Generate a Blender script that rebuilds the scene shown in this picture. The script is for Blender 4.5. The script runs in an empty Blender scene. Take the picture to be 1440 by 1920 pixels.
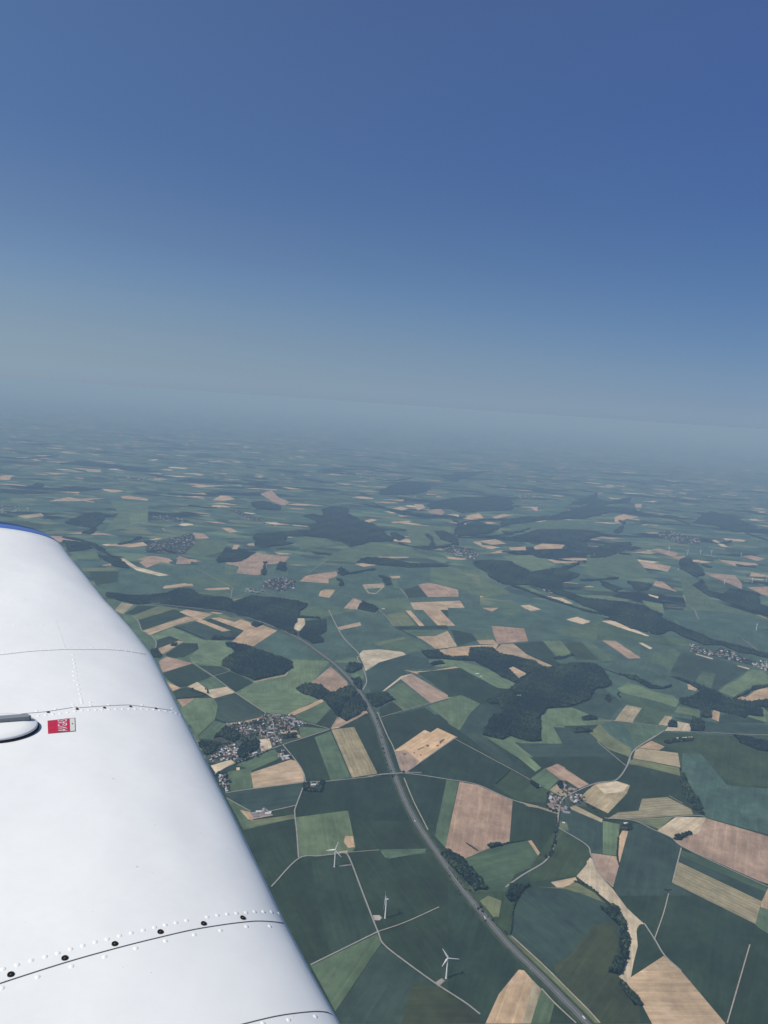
import bpy, bmesh, math, random
import numpy as np
from mathutils import Vector, Matrix
from mathutils.bvhtree import BVHTree
from mathutils.geometry import intersect_line_line_2d, tessellate_polygon
random.seed(7); rng = np.random.default_rng(7)
S = bpy.context.scene
C = S.collection
rad = math.radians

# ---------------------------------------------------------------- camera
FPX, ROLL, HOR, H = 1441.0, rad(3.9), 757.0, 2200.0        # focal length and horizon row of the 1440 x 1920 photograph, flying height
PITCH = math.atan((960 - HOR) * math.cos(ROLL) / FPX)
cr, sr, cp, sp = math.cos(ROLL), math.sin(ROLL), math.cos(PITCH), math.sin(PITCH)
FW = Vector((0, cp, -sp)); UPL = Vector((0, sp, cp)); XL = Vector((1, 0, 0))
RT = cr * XL + sr * UPL; UP = -sr * XL + cr * UPL
cam = bpy.data.cameras.new('camera'); cam_o = bpy.data.objects.new('camera', cam); C.objects.link(cam_o); S.camera = cam_o
cam.sensor_fit = 'VERTICAL'; cam.sensor_height = 36; cam.lens = 36 * FPX / 1920; cam.clip_start = 0.05; cam.clip_end = 6e5
cam_o.matrix_world = Matrix(((RT.x, UP.x, -FW.x, 0), (RT.y, UP.y, -FW.y, 0), (RT.z, UP.z, -FW.z, 0), (0, 0, 0, 1)))

# ---------------------------------------------------------------- sky and sun
EL, AZ = rad(50), math.atan2(-60, -33)
w = bpy.data.worlds.new('World'); S.world = w; w.use_nodes = True; nt = w.node_tree; N, LK = nt.nodes, nt.links
sk = N.new('ShaderNodeTexSky'); sk.sky_type = 'NISHITA'; sk.sun_disc = False
sk.sun_elevation = EL; sk.sun_rotation = AZ; sk.altitude = 2200
tc = N.new('ShaderNodeTexCoord'); sx = N.new('ShaderNodeSeparateXYZ'); LK.new(tc.outputs['Generated'], sx.inputs[0])
KS = 1.15
SIDE = [[(0, .375, .506, .807), (.005, .375, .506, .807), (.031, .445, .517, .685), (.067, .553, .581, .663), (.102, .615, .650, .712), (.137, .627, .685, .768), (.182, .629, .690, .785), (.286, .630, .735, .898), (.356, .70, .82, .97), (.6, .95, 1.0, 1.1)],
        [(0, .277, .383, .643), (.005, .277, .383, .643), (.027, .297, .369, .568), (.063, .343, .408, .547), (.123, .370, .459, .599), (.181, .378, .500, .670), (.236, .400, .525, .740), (.338, .485, .610, .891), (.406, .585, .704, 1.0), (.6, .85, .92, 1.1)]]
ramps = []
for stops in SIDE:                      # the air's own colour towards the sun side and away from it
    rp = N.new('ShaderNodeValToRGB'); LK.new(sx.outputs['Z'], rp.inputs[0]); es = rp.color_ramp.elements
    for k, (z, a, b, c) in enumerate(stops):
        e = es[0] if k == 0 else (es[1] if k == 1 else es.new(z))
        e.position = z; e.color = (a / KS, b / KS, c / KS, 1)
    ramps.append(rp)
mr = N.new('ShaderNodeMapRange'); LK.new(sx.outputs['X'], mr.inputs[0]); mr.interpolation_type = 'LINEAR'
mr.inputs[1].default_value = -.43; mr.inputs[2].default_value = .40; mr.inputs[3].default_value = 0; mr.inputs[4].default_value = 1
side = N.new('ShaderNodeMix'); side.data_type = 'RGBA'; LK.new(mr.outputs[0], side.inputs['Factor']); LK.new(ramps[0].outputs[0], side.inputs['A']); LK.new(ramps[1].outputs[0], side.inputs['B'])
sc = N.new('ShaderNodeMix'); sc.data_type = 'RGBA'; sc.blend_type = 'MULTIPLY'; sc.inputs['Factor'].default_value = 1
LK.new(sk.outputs[0], sc.inputs['A']); LK.new(side.outputs['Result'], sc.inputs['B'])
bg = N['Background']; LK.new(sc.outputs['Result'], bg.inputs[0]); bg.inputs[1].default_value = .1 * KS
L = bpy.data.lights.new('sun', 'SUN'); L.energy = 3.8; L.angle = rad(.5); L.color = (1, .96, .9)
sun = bpy.data.objects.new('sun', L); C.objects.link(sun)
SUND = Vector((math.cos(EL) * math.sin(AZ), math.cos(EL) * math.cos(AZ), math.sin(EL)))
sun.rotation_euler = SUND.to_track_quat('Z', 'Y').to_euler()
S.view_settings.view_transform = 'Standard'; S.view_settings.look = 'None'; S.view_settings.exposure = 0; S.view_settings.gamma = 1
try:
    S.cycles.use_denoising = True; S.cycles.max_bounces = 6; S.cycles.volume_bounces = 0; S.cycles.transparent_max_bounces = 8
except Exception: pass

# ---------------------------------------------------------------- helpers
SEC = {'A': (200, 1080, .25), 'B': (340, 1300, .25), 'C': (540, 1080, .25), 'D': (700, 1340, .25), 'E': (440, 1520, 460 / 1440),
       'G': (840, 1140, .25), 'Hh': (1120, 1160, 320 / 1440), 'I': (980, 1380, 460 / 1440), 'J': (840, 1580, .25), 'K': (1100, 1600, 340 / 1440),
       'L': (0, 740, 500 / 1440), 'M': (460, 780, 500 / 1440), 'N': (940, 820, 500 / 1440), 'P': (0, 0, 1)}
def ray(x, y):
    a, b = (x - 720) / FPX, (960 - y) / FPX
    return (FW + a * RT + b * UP).normalized()
def land(x, y, z=0.0):                     # where the sight line through a photograph pixel meets the ground: survey of the real land
    d = ray(x, y); t = (-H + z) / min(d.z, -.004)
    return Vector((d.x * t, d.y * t, -H + z))
def pts(tok, sec):
    out = []
    for q in tok:
        if q.startswith('@'): sec = q[1:]; continue
        x, y = q.split(','); o = SEC[sec]
        out.append(land(o[0] + float(x) * o[2], o[1] + float(y) * o[2]))
    return out
def smooth(P, n=6):
    if len(P) < 3: return P
    Q = [2 * P[0] - P[1]] + P + [2 * P[-1] - P[-2]]; out = []
    for i in range(1, len(Q) - 2):
        a, b, c, d = Q[i - 1:i + 3]
        for k in range(n):
            t = k / n
            out.append(.5 * (2 * b + (c - a) * t + (2 * a - 5 * b + 4 * c - d) * t * t + (3 * b - a - 3 * c + d) * t ** 3))
    return out + [P[-1]]
def link(name, me, mats=(), parent=None):
    o = bpy.data.objects.new(name, me); C.objects.link(o)
    for m in mats: me.materials.append(m)
    if parent: o.parent = parent
    return o
def mesh(name, V, F, mats=(), parent=None, smooth_=False):
    me = bpy.data.meshes.new(name); me.from_pydata([tuple(v) for v in V], [], F); me.update()
    if smooth_: me.polygons.foreach_set('use_smooth', [True] * len(me.polygons))
    return link(name, me, mats, parent)
def tag(o, label=None, cat=None, group=None, kind=None):
    if label: o['label'] = label
    if cat: o['category'] = cat
    if group: o['group'] = group
    if kind: o['kind'] = kind
    return o
def empty(name, loc, rz=0):
    o = bpy.data.objects.new(name, None); C.objects.link(o); o.location = loc; o.rotation_euler.z = rz; return o
def copy_tree(o, loc=None, rz=None, scale=None):
    c = o.copy(); C.objects.link(c)
    for ch in o.children:
        d = ch.copy(); C.objects.link(d); d.parent = c
        for g in ch.children:
            e = g.copy(); C.objects.link(e); e.parent = d
    if loc is not None: c.location = loc
    if rz is not None: c.rotation_euler.z = rz
    if scale is not None: c.scale = scale
    return c
def inside(p, poly):
    x, y = p; r = False; j = len(poly) - 1
    for i in range(len(poly)):
        a, b = poly[i], poly[j]
        if (a[1] > y) != (b[1] > y) and x < (b[0] - a[0]) * (y - a[1]) / (b[1] - a[1]) + a[0]: r = not r
        j = i
    return r

# ---------------------------------------------------------------- materials
def mat(name, col, rough=.8, spec=.2, metal=0):
    m = bpy.data.materials.new(name); m.use_nodes = True; b = m.node_tree.nodes['Principled BSDF']
    b.inputs['Base Color'].default_value = (*col, 1); b.inputs['Roughness'].default_value = rough
    b.inputs['Specular IOR Level'].default_value = spec; b.inputs['Metallic'].default_value = metal
    return m
def node(m, t, **kw):
    n = m.node_tree.nodes.new(t)
    for k, v in kw.items(): setattr(n, k, v)
    return n
def noise(m, vec, scale, detail=3, rough=.55):
    n = node(m, 'ShaderNodeTexNoise'); n.inputs['Scale'].default_value = scale; n.inputs['Detail'].default_value = detail
    n.inputs['Roughness'].default_value = rough; m.node_tree.links.new(vec, n.inputs['Vector']); return n.outputs['Fac']
def rng_map(m, v, a, b, c=0, d=1):
    n = node(m, 'ShaderNodeMapRange'); n.inputs[1].default_value = c; n.inputs[2].default_value = d
    n.inputs[3].default_value = a; n.inputs[4].default_value = b; m.node_tree.links.new(v, n.inputs[0]); return n.outputs[0]
def scale_col(m, col, f):
    n = node(m, 'ShaderNodeVectorMath', operation='SCALE'); m.node_tree.links.new(col, n.inputs[0]); m.node_tree.links.new(f, n.inputs['Scale']); return n.outputs[0]
def mulf(m, a, b):
    n = node(m, 'ShaderNodeMath', operation='MULTIPLY')
    for i, v in enumerate((a, b)):
        if isinstance(v, (int, float)): n.inputs[i].default_value = v
        else: m.node_tree.links.new(v, n.inputs[i])
    return n.outputs[0]
def noisy(name, col, scale, amt=.2, rough=.8, spec=.2):
    m = mat(name, col, rough, spec); t = node(m, 'ShaderNodeTexCoord'); c = node(m, 'ShaderNodeRGB'); c.outputs[0].default_value = (*col, 1)
    f = rng_map(m, noise(m, t.outputs['Object'], scale, 4), 1 - amt, 1 + amt, .3, .7)
    m.node_tree.links.new(scale_col(m, c.outputs[0], f), m.node_tree.nodes['Principled BSDF'].inputs['Base Color']); return m

def field_material():
    # one soil-and-crop material: the crop's own colour comes from the object, the sowing direction from its local X axis
    m = mat('field_crop', (.1, .1, .1), .95, .05); nt = m.node_tree; t = node(m, 'ShaderNodeTexCoord'); oi = node(m, 'ShaderNodeObjectInfo')
    rnd = node(m, 'ShaderNodeVectorMath', operation='SCALE'); rnd.inputs[0].default_value = (9000, 5000, 0); nt.links.new(oi.outputs['Random'], rnd.inputs['Scale'])
    off = node(m, 'ShaderNodeVectorMath', operation='ADD'); nt.links.new(t.outputs['Object'], off.inputs[0]); nt.links.new(rnd.outputs[0], off.inputs[1]); V = off.outputs[0]
    st = node(m, 'ShaderNodeVectorMath', operation='MULTIPLY'); st.inputs[1].default_value = (.12, 1, 1); nt.links.new(V, st.inputs[0])
    big = rng_map(m, noise(m, V, .0045, 3), .72, 1.25, .3, .7)
    mid = rng_map(m, noise(m, V, .022, 5, .68), .82, 1.18, .3, .7)
    streak = rng_map(m, noise(m, st.outputs[0], .035, 4, .7), .80, 1.18, .3, .7)
    wv = node(m, 'ShaderNodeTexWave', wave_type='BANDS', bands_direction='Y'); wv.inputs['Scale'].default_value = .0125; wv.inputs['Distortion'].default_value = 3.0
    wv.inputs['Detail'].default_value = 1; nt.links.new(V, wv.inputs['Vector'])
    # strongly striped stubble where alpha is below 1
    sub = node(m, 'ShaderNodeMath', operation='SUBTRACT'); sub.inputs[0].default_value = 1; nt.links.new(oi.outputs['Alpha'], sub.inputs[1])
    ws = node(m, 'ShaderNodeMath', operation='SUBTRACT'); nt.links.new(wv.outputs['Fac'], ws.inputs[0]); ws.inputs[1].default_value = .5
    amp = node(m, 'ShaderNodeMath', operation='MULTIPLY_ADD'); nt.links.new(mulf(m, ws.outputs[0], sub.outputs[0]), amp.inputs[0]); amp.inputs[1].default_value = 1.0; amp.inputs[2].default_value = 1
    tr = node(m, 'ShaderNodeTexWave', wave_type='BANDS', bands_direction='Y'); tr.inputs['Scale'].default_value = .0056; tr.inputs['Distortion'].default_value = .25; tr.inputs['Detail'].default_value = 1; nt.links.new(V, tr.inputs['Vector'])
    streak = mulf(m, streak, rng_map(m, tr.outputs['Fac'], 1, 1.16, .95, 1.0))
    fine = mulf(m, mulf(m, big, mid), mulf(m, streak, amp.outputs[0]))
    col = scale_col(m, oi.outputs['Color'], fine)
    # pale chalky spots in the bare soil and lodged patches in crops
    chalk = rng_map(m, noise(m, V, .008, 4, .6), 0, 1, .56, .70)
    mixn = node(m, 'ShaderNodeMix', data_type='RGBA'); nt.links.new(mulf(m, chalk, .5), mixn.inputs['Factor']); nt.links.new(col, mixn.inputs['A'])
    hs = node(m, 'ShaderNodeHueSaturation'); hs.inputs['Saturation'].default_value = .8; hs.inputs['Value'].default_value = 1.4; nt.links.new(oi.outputs['Color'], hs.inputs['Color'])
    nt.links.new(hs.outputs[0], mixn.inputs['B']); nt.links.new(mixn.outputs['Result'], nt.nodes['Principled BSDF'].inputs['Base Color'])
    return m
def land_material():
    # farmland beyond the surveyed fields: patchwork of long parcels, woods and hamlets
    m = mat('open_farmland', (.05, .08, .05), .95, .05); nt = m.node_tree; t = node(m, 'ShaderNodeTexCoord'); V0 = t.outputs['Object']
    wob = node(m, 'ShaderNodeTexNoise'); wob.inputs['Scale'].default_value = .0006; wob.inputs['Detail'].default_value = 2; nt.links.new(V0, wob.inputs['Vector'])
    ws = node(m, 'ShaderNodeVectorMath', operation='SCALE'); ws.inputs['Scale'].default_value = 900; nt.links.new(wob.outputs['Color'], ws.inputs[0])
    ad = node(m, 'ShaderNodeVectorMath', operation='ADD'); nt.links.new(V0, ad.inputs[0]); nt.links.new(ws.outputs[0], ad.inputs[1]); V = ad.outputs[0]
    def cells(scale, rot, sq):
        mp = node(m, 'ShaderNodeMapping'); mp.inputs['Rotation'].default_value = (0, 0, rad(rot)); mp.inputs['Scale'].default_value = (scale, scale * sq, scale); nt.links.new(V, mp.inputs['Vector'])
        v = node(m, 'ShaderNodeTexVoronoi', distance='CHEBYCHEV'); v.inputs['Scale'].default_value = 1; v.inputs['Randomness'].default_value = .8; nt.links.new(mp.outputs[0], v.inputs['Vector'])
        s = node(m, 'ShaderNodeSeparateColor'); nt.links.new(v.outputs['Color'], s.inputs[0]); return s
    def ramp(fac, stops):
        r = node(m, 'ShaderNodeValToRGB'); r.color_ramp.interpolation = 'CONSTANT'; e = r.color_ramp.elements
        for k, (p, c) in enumerate(stops):
            q = e[k] if k < 2 else e.new(p); q.position = p; q.color = (*c, 1)
        nt.links.new(fac, r.inputs[0]); return r.outputs[0]
    RS = [(0, COL['D']), (.14, COL['b']), (.40, COL['g']), (.55, COL['G']), (.70, COL['l']), (.80, COL['E']), (.88, COL['y']), (.95, COL['r']), (.972, COL['t']), (.99, COL['p'])]
    a, b = cells(1 / 480, 25, 2.0), cells(1 / 380, 118, 2.4)
    pick = node(m, 'ShaderNodeMath', operation='GREATER_THAN'); nt.links.new(noise(m, V0, .0007, 1), pick.inputs[0]); pick.inputs[1].default_value = .5
    mx = node(m, 'ShaderNodeMix', data_type='RGBA'); nt.links.new(pick.outputs[0], mx.inputs['Factor']); nt.links.new(ramp(a.outputs[0], RS), mx.inputs['A']); nt.links.new(ramp(b.outputs[0], RS), mx.inputs['B'])
    st = node(m, 'ShaderNodeMapping'); st.inputs['Scale'].default_value = (1, 2.2, 1); st.inputs['Rotation'].default_value = (0, 0, .4); nt.links.new(V0, st.inputs['Vector'])
    wood = rng_map(m, noise(m, st.outputs[0], .00042, 5, .6), 0, 1, .558, .575)
    m2 = node(m, 'ShaderNodeMix', data_type='RGBA'); nt.links.new(wood, m2.inputs['Factor']); nt.links.new(mx.outputs['Result'], m2.inputs['A']); m2.inputs['B'].default_value = (.010, .018, .015, 1)
    f = rng_map(m, noise(m, V0, .004, 4), .92, 1.38, .3, .7)
    nt.links.new(scale_col(m, m2.outputs['Result'], f), nt.nodes['Principled BSDF'].inputs['Base Color']); return m
COL = {'d': (.026, .045, .027), 'D': (.038, .064, .050), 'E': (.040, .064, .032), 'e': (.030, .051, .032), 'b': (.060, .104, .082), 'G': (.058, .096, .055), 'g': (.080, .127, .076),
       'l': (.116, .168, .096), 'y': (.130, .155, .085), 't': (.47, .34, .21), 'r': (.37, .26, .182), 'p': (.57, .47, .32), 's': (.39, .32, .195),
       'S': (.31, .265, .155), 'w': (.065, .080, .052), 'o': (.040, .052, .024), 'k': (.34, .30, .26), 'q': (.64, .44, .25), 'm': (.22, .13, .08), 'v': (.045, .055, .042)}
M_FIELD = field_material(); M_LAND = land_material()

# ---------------------------------------------------------------- ground
B = 150000
bm = bmesh.new(); xs = sorted(set([-B, -90000, -60000, -40000] + list(range(-30000, 30001, 2000)) + [40000, 60000, 90000, B])); ys = [-B, -40000, -10000] + list(range(-4000, 40001, 2000)) + [50000, 65000, 90000, 120000, B]
gv = [[bm.verts.new((x, y, -H)) for x in xs] for y in ys]
for j in range(len(ys) - 1):
    for i in range(len(xs) - 1): bm.faces.new((gv[j][i], gv[j][i + 1], gv[j + 1][i + 1], gv[j + 1][i]))
me = bpy.data.meshes.new('ground'); bm.to_mesh(me); bm.free(); tag(link('ground', me, [M_LAND]), kind='structure')

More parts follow.
